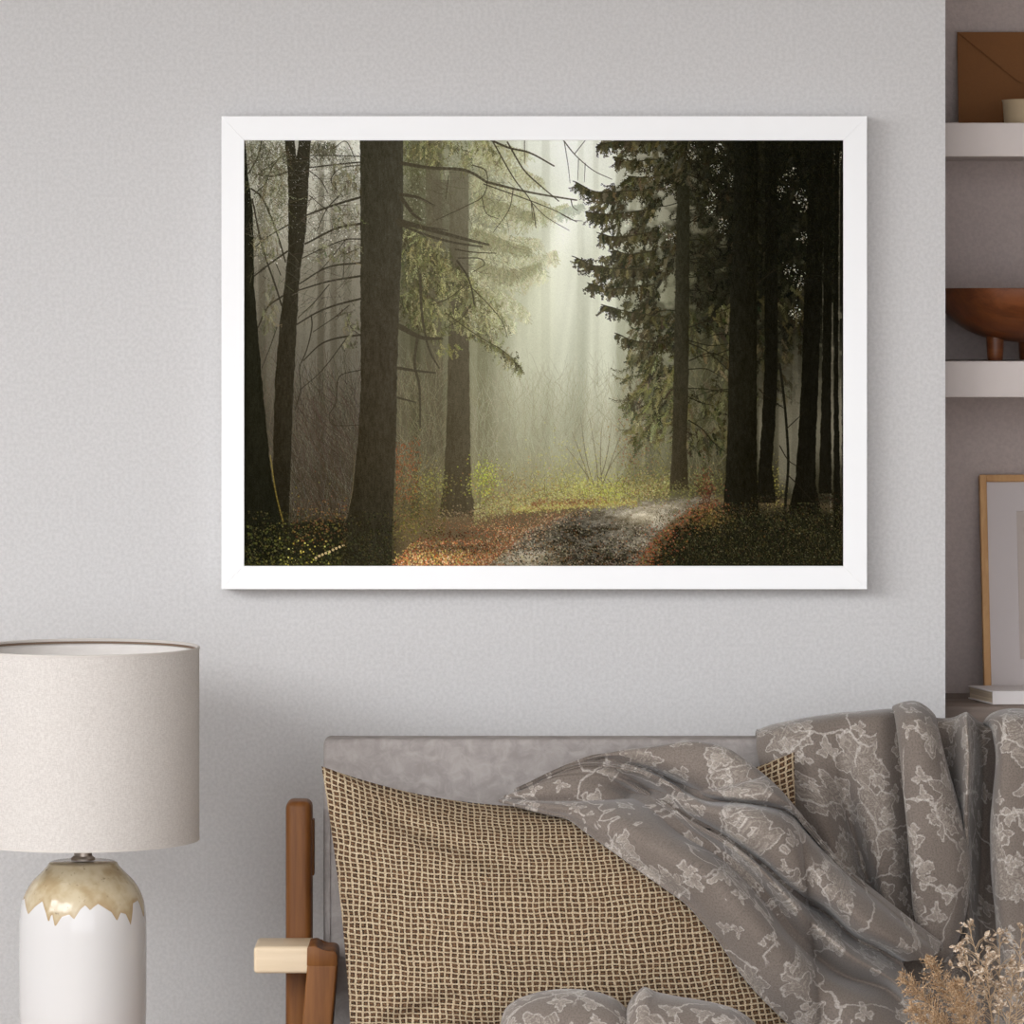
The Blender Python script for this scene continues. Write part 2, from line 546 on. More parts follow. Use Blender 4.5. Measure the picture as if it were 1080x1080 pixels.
    # soft foliage clouds
    for (x, y, rx, ry, c, cnt, al) in ((285, 165, 30, 22, (92, 90, 66), 900, .6), (300, 190, 22, 30, (110, 108, 80), 700, .5), (345, 165, 32, 14, (90, 88, 70), 700, .5), (360, 195, 28, 14, (100, 97, 80), 700, .5),
                                   (275, 240, 14, 26, (98, 94, 74), 500, .5), (283, 330, 16, 40, (88, 82, 66), 500, .35), (350, 250, 32, 40, (108, 103, 90), 800, .35), (365, 345, 16, 50, (96, 90, 76), 600, .35),
                                   (440, 165, 24, 22, (88, 86, 56), 1100, .6), (450, 210, 30, 26, (86, 82, 60), 1100, .5), (505, 180, 28, 34, (112, 112, 84), 1100, .5), (450, 265, 34, 30, (84, 80, 58), 1300, .55), (470, 320, 40, 34, (104, 102, 70), 1300, .5)):
        a = R.random(cnt) * 2 * PI; q = np.sqrt(R.random(cnt))
        px, py = x + rx * q * np.cos(a), y + ry * q * np.sin(a)
        an = R.normal(PI / 2, .7, cnt); L = R.uniform(1.5, 5, cnt)
        strokes(px, py, px + np.cos(an) * L, py + np.sin(an) * L, np.clip(np.array(c) + R.normal(0, 15, (cnt, 1)), 0, 255), al)

    # misty fir behind the clearing, left
    mist = [(182, 178, 142), (166, 162, 126), (198, 194, 158), (150, 146, 110)]
    for path in ([(505, 160), (540, 172), (575, 190)], [(500, 185), (545, 200), (582, 216)], [(500, 210), (548, 224), (602, 214)], [(500, 235), (540, 248), (572, 252)], [(505, 262), (550, 270), (590, 264)],
                 [(500, 282), (545, 290), (578, 284)], [(505, 300), (535, 310), (560, 330)], [(500, 150), (530, 152), (560, 160)], [(500, 318), (525, 326), (545, 340)]):
        fir(path, 22, 2.4, mist, 9, 3.4, 1.0, .42, None, .2)
    for path in ([(505, 205), (540, 216), (566, 226)], [(500, 240), (530, 252), (560, 262)], [(505, 275), (540, 284), (572, 276)]):
        fir(path, 16, 3.0, [(136, 132, 98), (150, 146, 110), (124, 120, 88)], 8, 3.2, 1.0, .40, None, .2)
    fir([(592, 222), (604, 217), (616, 215)], 12, 3, [(170, 175, 155)], 6, 3, 1, .4)

    # light shafts
    for (ax, ay, bx, by, w, d) in ((604, 190, 530, 530, 26, 12), (624, 240, 606, 530, 10, -20), (618, 230, 585, 530, 9, -12), (612, 230, 566, 530, 8, -9), (640, 250, 640, 530, 16, 12), (606, 200, 500, 500, 20, 9), (650, 330, 656, 530, 9, -13), (628, 240, 618, 530, 8, 12), (614, 225, 574, 530, 7, 9)):
        t = np.clip((PY - ay) / (by - ay), 0, 1)
        cx = ax + (bx - ax) * t
        m = np.exp(-((PX - cx) / (w * (.4 + .8 * t))) ** 2) * np.clip((PY - ay) / 60, 0, 1) * np.clip((by - PY) / 90, 0, 1)
        img += (m * d)[..., None]

    # standing trunks in the haze
    trunk([(449, 148), (449, 300), (449, 480)], [(466, 148), (466, 300), (467, 480)], [(96, 88, 70), (92, 84, 66), (88, 80, 62)], 6, .7, 1.2, seed=3)
    trunk([(455, 190), (455, 262)], [(476, 190), (474, 262)], (94, 86, 70), 6, .55, 3, seed=6)
    trunk([(681, 300), (680, 500)], [(689, 300), (688, 500)], (86, 82, 64), 6, .6, 1.5, seed=7, fade=(300, 380))
    trunk([(672, 360), (668, 500)], [(680, 360), (676, 500)], (104, 100, 80), 6, .5, 1.8, seed=8, fade=(360, 420))

    # brush, middle distance
    twigs(1500, (300, 400, 384, 560), 34, -PI / 2 - .15, .35, [(74, 66, 54), (94, 86, 73), (56, 49, 38), (104, 97, 85)], .42)
    twigs(500, (312, 420, 384, 560), 46, -PI / 2 - .5, .35, [(78, 60, 48), (70, 56, 45), (54, 44, 34)], .35)
    twigs(500, (258, 380, 300, 540), 30, -PI / 2, .4, [(80, 70, 58), (100, 90, 74)], .4)
    twigs(900, (420, 390, 470, 530), 30, -PI / 2, .5, [(110, 100, 78), (92, 82, 62), (130, 122, 96)], .4)
    twigs(1500, (498, 400, 660, 520), 30, -PI / 2, .45, [(150, 144, 116), (132, 124, 98), (168, 164, 138)], .33)
    twigs(700, (660, 400, 765, 520), 26, -PI / 2, .6, [(120, 112, 86), (84, 76, 56), (104, 96, 70)], .45)
    for tip in ((603, 455), (612, 440), (622, 442), (634, 450), (645, 446), (655, 456), (596, 470), (660, 468)):
        line([(630 + R.normal(0, 3), 524), ((630 + tip[0]) / 2 + R.normal(0, 2), 490), tip], 1.3, .5, (96, 84, 66), .65)

    trunk([(474, 180), (474, 300), (472, 400), (470, 470), (467, 515), (463, 545)], [(494, 180), (494, 300), (495, 400), (496, 480), (497, 520), (504, 542)], [(108, 101, 82), (92, 84, 67), (80, 71, 55), (74, 65, 49), (70, 60, 44)], 6, .93, 1.0, 4, seed=5)
    # olive fir hanging beside the big trunk
    late = []
    olive = [(108, 104, 68), (128, 124, 84), (90, 86, 56), (76, 72, 46), (160, 156, 108)]
    deep = [(72, 66, 44), (60, 55, 37), (84, 78, 52)]
    for path, tw in (([(424, 240), (448, 256), (470, 280)], 24), ([(424, 262), (450, 280), (472, 306)], 24), ([(424, 285), (446, 302), (462, 322)], 22), ([(424, 310), (440, 326), (456, 346)], 20), ([(450, 262), (478, 276), (500, 296)], 18)):
        fir(path, tw, 1.4, deep, 9, 3.0, 1.0, .42, None, .3)
    for path, k, ln_ in (([(430, 262), (460, 276), (495, 296)], 46, (8, 20)), ([(430, 285), (466, 298), (498, 316), (512, 330)], 56, (8, 20)), ([(430, 304), (460, 320), (490, 336)], 46, (8, 18)), ([(470, 280), (500, 303), (520, 321), (533, 345)], 48, (6, 15)), ([(450, 322), (488, 342), (512, 358), (534, 371), (550, 389)], 60, (5, 12)),
                     ([(428, 318), (448, 334), (466, 352)], 34, (7, 16)), ([(482, 300), (505, 330), (522, 354)], 36, (6, 16)), ([(424, 156), (444, 158), (466, 168)], 30, (5, 14)), ([(474, 148), (490, 160), (496, 176)], 26, (5, 14)), ([(498, 148), (515, 155), (526, 168)], 24, (5, 12)), ([(448, 148), (462, 152), (474, 150)], 24, (6, 16)), ([(426, 240), (452, 254), (476, 272)], 36, (7, 17))):
        p = catmull(np.array(path, float), 80); q = R.integers(0, 79, k)
        kk = int(k * 2.2); q = R.integers(0, 79, kk)
        late.append((kk, p[q, 0] + R.normal(0, 4, kk), p[q, 1] + R.normal(0, 4, kk), R.normal(.0, .35, kk), ln_, olive, 9, R.uniform(.8, 1.2, kk), .62, 2.4, 9))
    p = catmull(np.array([(494, 350), (512, 359), (532, 371), (551, 391)], float), 60); q = R.integers(0, 59, 44)
    late.append((44, p[q, 0], p[q, 1], R.normal(-.2, .5, 44), (4, 9), [(74, 68, 44), (100, 95, 60), (62, 58, 40)], 8, np.ones(44), .75, 2.4, 10))
    late.append((14, R.uniform(460, 482, 14), R.uniform(362, 374, 14), R.normal(-.3, .4, 14), (5, 10), [(146, 142, 86), (116, 112, 68)], 8, np.ones(14), .6, 2.4, 10))
    for a_ in late:
        tassels(*a_)
    for path in ([(482, 276), (492, 290), (498, 306), (501, 324)], [(470, 330), (492, 346), (512, 359), (532, 371), (550, 390)], [(498, 304), (516, 322), (530, 340), (535, 356)], [(492, 300), (470, 316), (452, 322)], [(497, 320), (486, 336), (470, 346)]):
        line(path, 1.3, .7, (66, 58, 40), .8)

    # ground
    gy0 = np.interp(PX, [257, 330, 420, 470, 520, 560, 620, 700, 760, 800, 890], [560, 545, 545, 543, 540, 532, 528, 523, 520, 522, 530])
    gm = np.clip((PY - gy0) / 6, 0, 1)
    ground = np.zeros((H, W, 3)); ground[:] = (98, 82, 60)
    # the track
    pl = np.interp(PY, [522, 532, 545, 560, 580, 600], [690, 628, 592, 556, 534, 506]); pr = np.interp(PY, [522, 530, 540, 552, 568, 585, 600], [760, 742, 722, 704, 688, 676, 668])
    pm = np.clip((PX - pl) / 10 + .5, 0, 1) * np.clip((pr - PX) / 8 + .5, 0, 1)
    track = np.array((112, 103, 88.)) + (vnoise(7, 2.5, 31) - .5)[..., None] * 44 + (vnoise(26, 5, 32) - .5)[..., None] * 44 + (vnoise(2.5, 1.2, 33) - .5)[..., None] * 40
    dark = np.exp(-(((PX - 612) / 36) ** 2 + ((PY - 562) / 20) ** 2)) + .9 * np.exp(-(((PX - 640) / 60) ** 2 + ((PY - 590) / 12) ** 2)) + .5 * np.exp(-(((PX - 545) / 24) ** 2 + ((PY - 578) / 10) ** 2))
    track -= dark[..., None] * np.array((54, 51, 46.))
    lite = np.exp(-(((PX - 680) / 30) ** 2 + ((PY - 545) / 9) ** 2)) + np.exp(-(((PX - 560) / 30) ** 2 + ((PY - 588) / 9) ** 2)) + .6 * np.exp(-(((PX - 700) / 30) ** 2 + ((PY - 534) / 4) ** 2))
    track += lite[..., None] * np.array((70, 66, 56.))
    track -= (np.exp(-(((PX - 590) / 12) ** 2 + ((PY - 585) / 16) ** 2)))[..., None] * 18
    ground = ground * (1 - pm[..., None]) + track * pm[..., None]
    bank = np.clip((PX - pr - 8 + (vnoise(6, 3, 77) - .5) * 22) / 12, 0, 1) * np.clip((PY - 528) / 16, 0, 1)
    ground = ground * (1 - bank[..., None]) + np.array((30, 27, 17.)) * bank[..., None]
    lb = np.clip((430 - PX) / 40, 0, 1)
    ground = ground * (1 - lb[..., None]) + np.array((34, 31, 20.)) * lb[..., None]
    img[:] = img * (1 - gm[..., None]) + ground * gm[..., None]
    # speckle on the track
    n = 9000
    y = 524 + 74 * R.random(n) ** .8; t = R.random(n)
    a = np.interp(y, [522, 532, 545, 560, 580, 600], [690, 628, 592, 556, 534, 506]); b = np.interp(y, [522, 530, 540, 552, 568, 585, 600], [760, 742, 722, 704, 688, 676, 668])
    x = a + (b - a) * t
    dk = np.exp(-(((x - 612) / 36) ** 2 + ((y - 562) / 20) ** 2)) + .9 * np.exp(-(((x - 640) / 60) ** 2 + ((y - 590) / 12) ** 2))
    c = pal([(150, 138, 118), (176, 164, 142), (96, 86, 72), (64, 57, 47), (128, 96, 66), (50, 45, 38)], n, 10) - (dk * 46)[:, None]
    dots(x, y, R.uniform(.2, .5 + (y - 520) / 110, n), np.clip(c, 20, 255), .6)
    # fallen leaves, left of the track
    n = 9000
    y = 538 + 60 * R.random(n) ** .75
    a = np.interp(y, [538, 550, 570, 585, 600], [500, 462, 436, 424, 396]); b = np.interp(y, [522, 532, 545, 560, 580, 600], [690, 628, 592, 556, 534, 510])
    x = a + (b - a) * R.random(n)
    sh = np.exp(-(((x - 470) / 40) ** 2 + ((y - 563) / 7) ** 2)) + .7 * np.exp(-(((x - 490) / 40) ** 2 + ((y - 578) / 3.5) ** 2)) + .6 * np.exp(-(((x - 480) / 22) ** 2 + ((y - 548) / 5) ** 2))
    c = pal([(150, 82, 48), (172, 112, 74), (132, 94, 64), (186, 156, 122), (106, 70, 44), (150, 132, 76), (78, 60, 42)], n, 13, [2.4, 2, 2.4, 1.6, 2.4, 1, 2.6]) * (1 - .5 * np.clip(sh, 0, 1))[:, None]
    sun = np.exp(-(((x - 450) / 46) ** 2 + ((y - 591) / 8) ** 2)) + .8 * np.exp(-(((x - 520) / 50) ** 2 + ((y - 557) / 6) ** 2)) + .6 * np.exp(-(((x - 470) / 30) ** 2 + ((y - 572) / 3) ** 2))
    c = np.clip(c * (.98 + .42 * np.clip(sun, 0, 1))[:, None], 0, 255)
    dots(x, y, R.uniform(.2, .5 + (y - 530) / 100, n), c, .72)
    n = 420
    x = R.normal(452, 30, n); y = R.normal(587, 6, n)
    dots(x, y, R.uniform(.2, 1.0, n), pal([(196, 182, 92), (212, 200, 120), (170, 150, 74)], n, 12), .5)
    n = 1600
    x = R.normal(0, 12, n); y = R.uniform(540, 597, n)
    x += np.interp(y, [522, 532, 545, 560, 580, 600], [690, 628, 592, 556, 534, 510])
    dots(x, y, R.uniform(.2, .9, n), pal([(140, 92, 62), (170, 130, 96), (96, 74, 54), (180, 160, 130)], n, 12), .6)
    # yellow green verge
    n = 9000
    x = R.uniform(500, 706, n); y0 = np.interp(x, [500, 540, 600, 650, 706], [545, 534, 527, 524, 519])
    y = y0 + R.normal(0, 6, n) - 4
    dots(x, y, R.uniform(.3, 1.1, n), pal([(158, 152, 92), (178, 172, 110), (128, 122, 74), (104, 95, 60), (176, 166, 122), (136, 98, 66)], n, 12), .5)
    n = 2600
    x = R.uniform(540, 672, n); y = 537 - (x - 540) * .055 + R.normal(0, 2.2, n)
    dots(x, y, R.uniform(.3, 1.0, n), pal([(168, 160, 88), (188, 180, 112), (146, 138, 74), (150, 104, 66)], n, 12), .5)
    n = 700
    x = R.uniform(560, 640, n); y = 531 - (x - 560) * .04 + R.normal(0, 2.0, n)
    dots(x, y, R.uniform(.3, 1.1, n), pal([(120, 72, 46), (100, 64, 44), (146, 92, 60)], n, 10), .4)
    # lit shrubs along the clearing
    for (x0, y0, sx, sy, cnt, cols) in ((512, 505, 8, 12, 420, [(196, 204, 70), (222, 226, 90), (150, 160, 60), (120, 122, 60)]), (456, 510, 10, 12, 260, [(178, 176, 90), (140, 138, 70), (110, 104, 60)]),
                                       (440, 520, 14, 18, 420, [(120, 110, 60), (150, 130, 70), (96, 80, 46)]), (612, 514, 16, 9, 500, [(196, 194, 90), (212, 208, 112), (156, 152, 76)]), (646, 518, 12, 8, 420, [(190, 190, 86), (158, 156, 74)]),
                                       (585, 512, 18, 12, 420, [(168, 164, 88), (150, 140, 84), (184, 176, 110)]), (600, 490, 22, 20, 260, [(176, 170, 104), (190, 180, 90)]), (540, 515, 22, 12, 420, [(150, 138, 82), (162, 150, 92), (170, 120, 70)]),
                                       (690, 508, 20, 12, 500, [(132, 128, 66), (108, 100, 56), (156, 152, 80)]), (742, 512, 14, 12, 420, [(112, 106, 56), (90, 82, 46), (138, 132, 72)]), (815, 512, 8, 14, 260, [(150, 140, 66), (118, 108, 58), (190, 174, 84)]),
                                       (668, 470, 10, 34, 330, [(136, 84, 60), (150, 104, 70), (160, 150, 90)]), (675, 480, 12, 30, 260, [(110, 104, 62), (140, 132, 76)]), (770, 480, 10, 30, 160, [(96, 90, 54)]), (430, 555, 10, 12, 300, [(140, 132, 56), (96, 88, 44)])):
        x = R.normal(x0, sx, cnt); y = R.normal(y0, sy * .8, cnt)
        x, y = np.concatenate([x, R.normal(x0, sx * 1.2, cnt)]), np.concatenate([y, R.normal(y0, sy, cnt)]); cnt *= 2
        dots(x, y, R.uniform(.3, 1.1, cnt), pal(cols, cnt, 14) * .95, .42)
    # red beech by the big trunk
    n = 900
    x = 418 + 26 * R.random(n) ** 1.6; y = R.choice([472, 482, 490, 498, 506, 516, 526], n) + R.normal(0, 3.5, n) - (x - 418) * .15
    dots(x, y, R.uniform(.3, 1.0, n), pal([(138, 74, 44), (158, 86, 50), (108, 62, 40), (120, 86, 56)], n, 10), .42)

    # ------------------------------------------------ big dark firs on the right
    darkfir = [(44, 39, 24), (54, 48, 29), (36, 32, 19), (66, 59, 37), (80, 72, 47)]
    env_y = [140, 148, 158, 170, 184, 194, 204, 222, 238, 256, 266, 272, 284, 300, 312, 322, 336, 352, 366, 384, 404, 440, 480]
    env_x = [632, 634, 648, 658, 668, 640, 618, 624, 632, 648, 650, 618, 616, 624, 648, 646, 656, 656, 664, 660, 660, 664, 676]
    ex = np.interp(PY, env_y, env_x)
    clump = vnoise(11, 8, 41) * .5 + vnoise(24, 15, 42) * .3 + vnoise(5, 4, 43) * .2
    inside = np.clip((PX - ex - 8) / 26, 0, 1) * np.clip((440 - PY) / 110, 0, 1)
    wash = inside * np.clip((clump - .36 + .14 * np.clip((PX - 690) / 60, 0, 1)) / .16, 0, 1)
    wash = np.clip(wash, 0, 1) * (.62 + .36 * np.clip((PX - 720) / 90, 0, 1)) * (1 - .55 * np.clip((PY - 300) / 110, 0, 1) * (PX < 850))
    shade = (np.array((40, 36, 23.)) + (np.array((20, 18, 11.)) - np.array((40, 36, 23.))) * np.clip((PX - 690) / 90, 0, 1)[..., None])
    img[:] = img * (1 - wash[..., None]) + shade * wash[..., None]

    def scatter(n, xr, yr, thr, pw=1.0):
        x = R.uniform(xr[0], xr[1], n); y = yr[0] + (yr[1] - yr[0]) * R.random(n) ** pw
        ii, jj = np.clip(((y - Y0) * S).astype(int), 0, H - 1), np.clip(((x - X0) * S).astype(int), 0, W - 1)
        ok = (clump[ii, jj] > thr) & (x > np.interp(y, env_y, env_x) + 3)
        return x[ok], y[ok]
    x, y = scatter(1900, (612, 726), (142, 392), .42)
    e_ = np.clip((x - np.interp(y, env_y, env_x)) / 50, 0, 1)
    o = np.argsort(y)
    x, y, e_ = x[o], y[o], e_[o]
    tassels(len(x), x, y, .42, (6, 15), darkfir, 7, R.uniform(.65, 1.2, len(x)) * (1.25 - .4 * e_), .85)
    x, y = scatter(1500, (722, 890), (142, 345), .36, 1.2)
    tassels(len(x), x, y, R.normal(0, .5, len(x)), (6, 16), darkfir, 6, R.uniform(.4, .9, len(x)) * np.interp(x, [722, 770, 830], [1.0, .7, .5]), .8)
    x, y = scatter(420, (722, 772), (320, 470), .44)
    tassels(len(x), x, y, -.2, (7, 18), [(58, 53, 33), (76, 70, 44), (44, 40, 25), (96, 89, 58)], 8, R.uniform(.7, 1.15, len(x)), .75)
    x, y = scatter(300, (798, 850), (300, 420), .46)
    tassels(len(x), x, y, -.2, (7, 16), darkfir, 6, R.uniform(.5, 1.0, len(x)), .8)
    # the boughs whose tips reach out into the light
    for path, k in (([(690, 200), (665, 201), (628, 202), (607, 192)], 60), ([(690, 286), (665, 284), (630, 281), (606, 271)], 64), ([(700, 334), (664, 329), (637, 322)], 40), ([(700, 362), (668, 359), (651, 352)], 34), ([(690, 220), (640, 226), (620, 224)], 46), ([(690, 150), (650, 149), (632, 153)], 40),
                    ([(690, 300), (645, 304), (622, 299)], 44), ([(690, 168), (668, 170), (650, 166)], 34), ([(690, 244), (650, 250), (632, 246)], 40), ([(690, 264), (664, 268), (648, 264)], 30), ([(700, 184), (680, 187), (664, 186)], 26)):
        p = catmull(np.array(path, float), 80)
        q = np.sort(R.integers(0, 79, k))
        tip = q / 79
        tassels(k, p[q, 0], p[q, 1], .35 + .25 * tip, (4, 6), darkfir[:4], 6, R.uniform(.8, 1.2, k), .9, 3.2)
        tassels(k, p[q, 0], p[q, 1], np.full(k, .3), (7, 15), darkfir, 7, R.uniform(.8, 1.35, k) * (1 - .1 * tip), .8, 3.2) if True else None
        line(path, 1.6, .8, (46, 40, 26), .85)
        line([tuple(p[66]), tuple(p[79]), (p[79, 0] - 3, p[79, 1] - 1)], 1.4, .9, (46, 40, 26), .8)
    # thin limbs criss-crossing the crown
    for k in range(34):
        y0 = R.uniform(165, 420); x0 = R.choice([716, 726, 770, 770])
        dx = R.uniform(20, 46) * (-1 if x0 in (716, 770) else 1)
        line([(x0, y0), (x0 + dx * .5, y0 + R.uniform(-2, 8)), (x0 + dx, y0 + R.uniform(2, 20) * (1 if x0 != 770 else 1))], 1.2, .6, (30, 26, 17), .8)
    low = [(74, 69, 43), (94, 88, 55), (58, 53, 33), (122, 116, 74), (46, 42, 27)]
    n = 620
    x = R.uniform(656, 722, n); y = 368 + 100 * R.random(n)
    ok = (x > np.interp(y, env_y, env_x)) & (clump[np.clip(((y - Y0) * S).astype(int), 0, H - 1), np.clip(((x - X0) * S).astype(int), 0, W - 1)] > .40 + .10 * (y - 368) / 100)
    x, y = x[ok], y[ok]
    tassels(len(x), x, y, .35, (8, 20), low, 10, R.uniform(.75, 1.15, len(x)), .7)
    # chinks of light in the dark crowns
    n = 900
    cx = R.choice([(684, 183), (706, 200), (730, 162), (759, 157), (750, 205), (748, 222), (762, 238), (697, 240), (708, 250), (664, 232), (832, 183), (843, 208), (850, 218), (824, 200), (834, 285), (843, 296), (848, 250), (838, 330), (885, 168), (756, 178), (772, 190)], n)
    x = cx[:, 0] + R.normal(0, 3.6, n); y = cx[:, 1] + R.normal(0, 4.2, n)
    dots(x, y, R.uniform(.15, .8, n), pal([(232, 228, 212), (196, 190, 170), (150, 142, 120), (110, 102, 80)], n, 10), .75)

    # trunks on the right
    blk = [(15, 13, 8), (18, 15, 9), (22, 18, 11)]
    for x, ys in ((867.3, (210, 262)), (868, (300, 520)), (877.5, (320, 540)), (885, (160, 470)), (886, (400, 520))):
        line([(x, ys[0]), (x - .6, (ys[0] + ys[1]) / 2), (x - 1.6, ys[1])], 1.6, 2.0, (128, 118, 102), .45)
    for a_, b_, c_ in ((820, 846, 430), (799, 806, 430)):
        m = np.clip((PX - a_) / 2, 0, 1) * np.clip((b_ - PX) / 2, 0, 1) * np.clip((PY - 395) / 60, 0, 1) * np.clip((522 - PY) / 20, 0, 1)
        blend(m * .8, (116, 109, 92))
    trunk([(836, 330), (834, 520)], [(842, 330), (840, 520)], (92, 86, 72), 5, .6, 1.2, seed=12, fade=(330, 420))
    trunk([(714, 196), (712, 300), (710, 400), (709, 470), (706, 516)], [(727, 196), (727, 300), (726, 400), (724, 470), (726, 516)], [(36, 33, 22), (40, 36, 25), (47, 41, 29), (56, 47, 33)], 6, .93, .9, -5, 13)
    trunk([(807, 148), (806, 300), (806, 390), (803, 450), (800, 490), (797, 530)], [(819, 148), (820, 300), (820, 390), (817, 450), (814, 490), (818, 528)], blk, 5, .96, .8, 0, 14)
    trunk([(774, 148), (773, 240), (769, 340), (767, 450), (765, 500), (762, 543)], [(799, 148), (799, 240), (798, 340), (798, 450), (798, 500), (800, 543)], [(17, 15, 9), (22, 19, 12), (29, 25, 16), (24, 20, 12)], 6, 1, .8, -5, 15)
    trunk([(854, 148), (852, 230), (848, 310), (845, 400), (841, 470), (838, 510), (830, 542)], [(871, 148), (868, 230), (866, 310), (863, 400), (860, 470), (860, 510), (866, 542)], blk, 5, 1, .8, 0, 16)
    trunk([(869, 148), (868, 300), (866, 420), (863, 520)], [(878, 148), (877, 300), (876, 420), (877, 520)], blk, 4, .97, .8, 0, 17)
    trunk([(880, 148), (880, 300), (879, 420), (879, 560)], [(885, 148), (884, 300), (884, 420), (887, 560)], blk, 4, .97, .8, 0, 18)
    trunk([(887.5, 148), (887.5, 600)], [(892, 148), (892, 600)], (24, 20, 14), 3, .9, 1, 0, 19)
    for p in ([(822, 384), (826, 415), (829, 447), (831, 490), (828, 530), (826, 565)],):
        line(p, 2.6, 3.0, (26, 22, 15), .95)
    for p in ([(829, 452), (842, 440), (850, 432)], [(800, 410), (806, 416), (812, 420)], [(818, 425), (826, 430)], [(830, 500), (842, 512), (858, 530)], [(822, 470), (832, 486), (846, 494)], [(726, 443), (740, 452), (752, 466), (764, 476)], [(798, 300), (812, 288), (846, 268)], [(727, 235), (748, 220), (772, 200)],
              [(727, 270), (750, 260), (775, 238)], [(727, 380), (750, 372), (768, 380)], [(727, 345), (750, 338), (768, 342)], [(727, 362), (745, 370), (768, 390)]):
        line(p, 1.3, .8, (34, 28, 19), .85)
    # crowns darken the top of these trunks with overlapping needles
    n = 3600
    x = R.uniform(728, 889, n); y = 148 + 150 * R.random(n) ** 1.3
    an = R.normal(PI / 2, .8, n); L = R.uniform(2, 6, n)
    strokes(x, y, x + np.cos(an) * L, y + np.sin(an) * L, pal([(18, 16, 9), (25, 22, 13), (14, 12, 7), (36, 32, 18)], n, 5), .55)

    # right bank
    n = 7000
    x = 672 + 218 * R.random(n); y = 530 + 67 * R.random(n)
    ok = x > np.interp(y, [522, 530, 540, 552, 568, 585, 600], [764, 750, 732, 712, 696, 684, 676]) - 6
    x, y = x[ok], y[ok]; n = len(x)
    near = .8 * np.exp(-np.clip(x - np.interp(y, [522, 530, 540, 552, 568, 585, 600], [750, 742, 722, 704, 690, 680, 672]), 0, 999) / 16)
    c = pal([(36, 34, 21), (50, 46, 28), (25, 23, 14), (62, 46, 29), (74, 69, 44), (17, 15, 9)], n, 8)
    red = pal([(138, 66, 40), (112, 56, 36), (164, 92, 56), (130, 116, 50)], n, 10)
    m = (R.random(n) < near * .8)[:, None]
    dots(x, y, R.uniform(.2, 1.15, n), np.where(m, red, c), .6)
    n = 380
    x = R.uniform(700, 889, n); y = R.uniform(540, 596, n)
    dots(x, y, R.uniform(.2, .8, n), pal([(100, 92, 60), (124, 115, 84), (108, 74, 44), (160, 152, 122)], n, 12), .55)
    n = 420
    x = R.normal(745, 6, n); y = R.normal(520, 14, n)
    dots(x, y, R.uniform(.3, 1.3, n), pal([(80, 44, 32), (104, 60, 42), (60, 36, 26), (124, 86, 60)], n, 8), .6)
    for p in ([(733, 510), (742, 522), (748, 540)], [(752, 512), (748, 526), (747, 542)]):
        line(p, 1.0, 1.2, (70, 46, 34), .8)
    n = 500
    x = R.normal(748, 12, n); y = R.normal(546, 7, n)
    dots(x, y, R.uniform(.3, 1.3, n), pal([(128, 104, 56), (100, 80, 44), (146, 122, 70), (76, 60, 34)], n, 8), .5)

    n = 620
    x = R.normal(4, 13, n); y = R.uniform(530, 597, n)
    x += np.interp(y, [522, 530, 540, 552, 568, 585, 600], [760, 746, 726, 708, 694, 684, 678])
    dots(x, y, R.uniform(.3, 1.1, n), pal([(146, 72, 46), (122, 62, 40), (104, 56, 38), (164, 104, 70), (84, 74, 38)], n, 12), .6)
    n = 1500
    x = R.uniform(690, 889, n); y = R.uniform(538, 597, n); L = R.uniform(1.5, 4, n); an = -PI / 2 + R.normal(0, .5, n)
    strokes(x, y, x + np.cos(an) * L, y + np.sin(an) * L, pal([(58, 56, 32), (70, 66, 38), (44, 40, 25), (84, 74, 44)], n, 8), .5)
    # dark roots and stems among the lit shrubs
    twigs(160, (505, 505, 700, 530), 12, -PI / 2, .7, [(92, 80, 58), (110, 98, 70)], .5)
    # litter over the feet of the trunks
    for x0, x1, y0, cnt, cs in ((756, 812, 538, 420, [(30, 27, 17), (44, 38, 24), (60, 46, 28)]), (792, 824, 526, 260, [(34, 30, 19), (54, 44, 27)]), (826, 872, 540, 380, [(26, 23, 14), (40, 34, 21)]), (860, 890, 526, 400, [(26, 23, 14), (44, 32, 22)]), (700, 734, 515, 300, [(104, 98, 60), (84, 78, 50), (128, 122, 70)]), (458, 512, 543, 420, [(122, 104, 78), (92, 76, 56), (150, 128, 96)])):
        x = R.uniform(x0, x1, cnt); y = y0 + R.normal(0, 4.0, cnt)
        dots(x, y, R.uniform(.2, 1.0, cnt), pal(cs, cnt, 8), .6)
    n = 1800
    x = R.uniform(412, 470, n); y = R.normal(548, 12, n)
    dots(x, y, R.uniform(.2, 1.0, n), pal([(86, 74, 48), (112, 98, 58), (70, 60, 40), (128, 92, 58), (100, 96, 52)], n, 10), .5)
    # ------------------------------------------------ near trunks on the left
    brown = [(62, 57, 45), (64, 58, 46), (62, 54, 42), (57, 49, 36), (40, 35, 24)]
    T2 = [(50, 45, 34), (52, 46, 35), (47, 40, 29), (33, 28, 18)]
    trunk([(300, 148), (303, 175), (304, 200), (304, 260), (300, 300), (295, 340), (290, 400), (288, 470), (288, 560)], [(327.5, 148), (326, 180), (324, 220), (322, 250), (317, 282), (315, 302), (313, 340), (309, 420), (307, 480), (304, 560)], T2, 6, 1, .8, 3, 21)
    trunk([(310.5, 148), (311.5, 156), (312.5, 164)], [(315, 148), (314.3, 156), (313, 164)], (196, 192, 178), 6, .9, .8, 0, 22)
    trunk([(256, 148), (256, 600)], [(258.5, 148), (262, 190), (266, 215), (267.5, 250), (268, 300), (272, 350), (277, 410), (281, 450), (286, 500), (294, 540), (303, 600)], [(40, 37, 28), (44, 40, 30), (40, 36, 25), (32, 29, 19)], 5, 1, .8, 0, 23) if False else None
    ysT = [148, 190, 215, 250, 300, 350, 410, 450, 500, 540, 600]
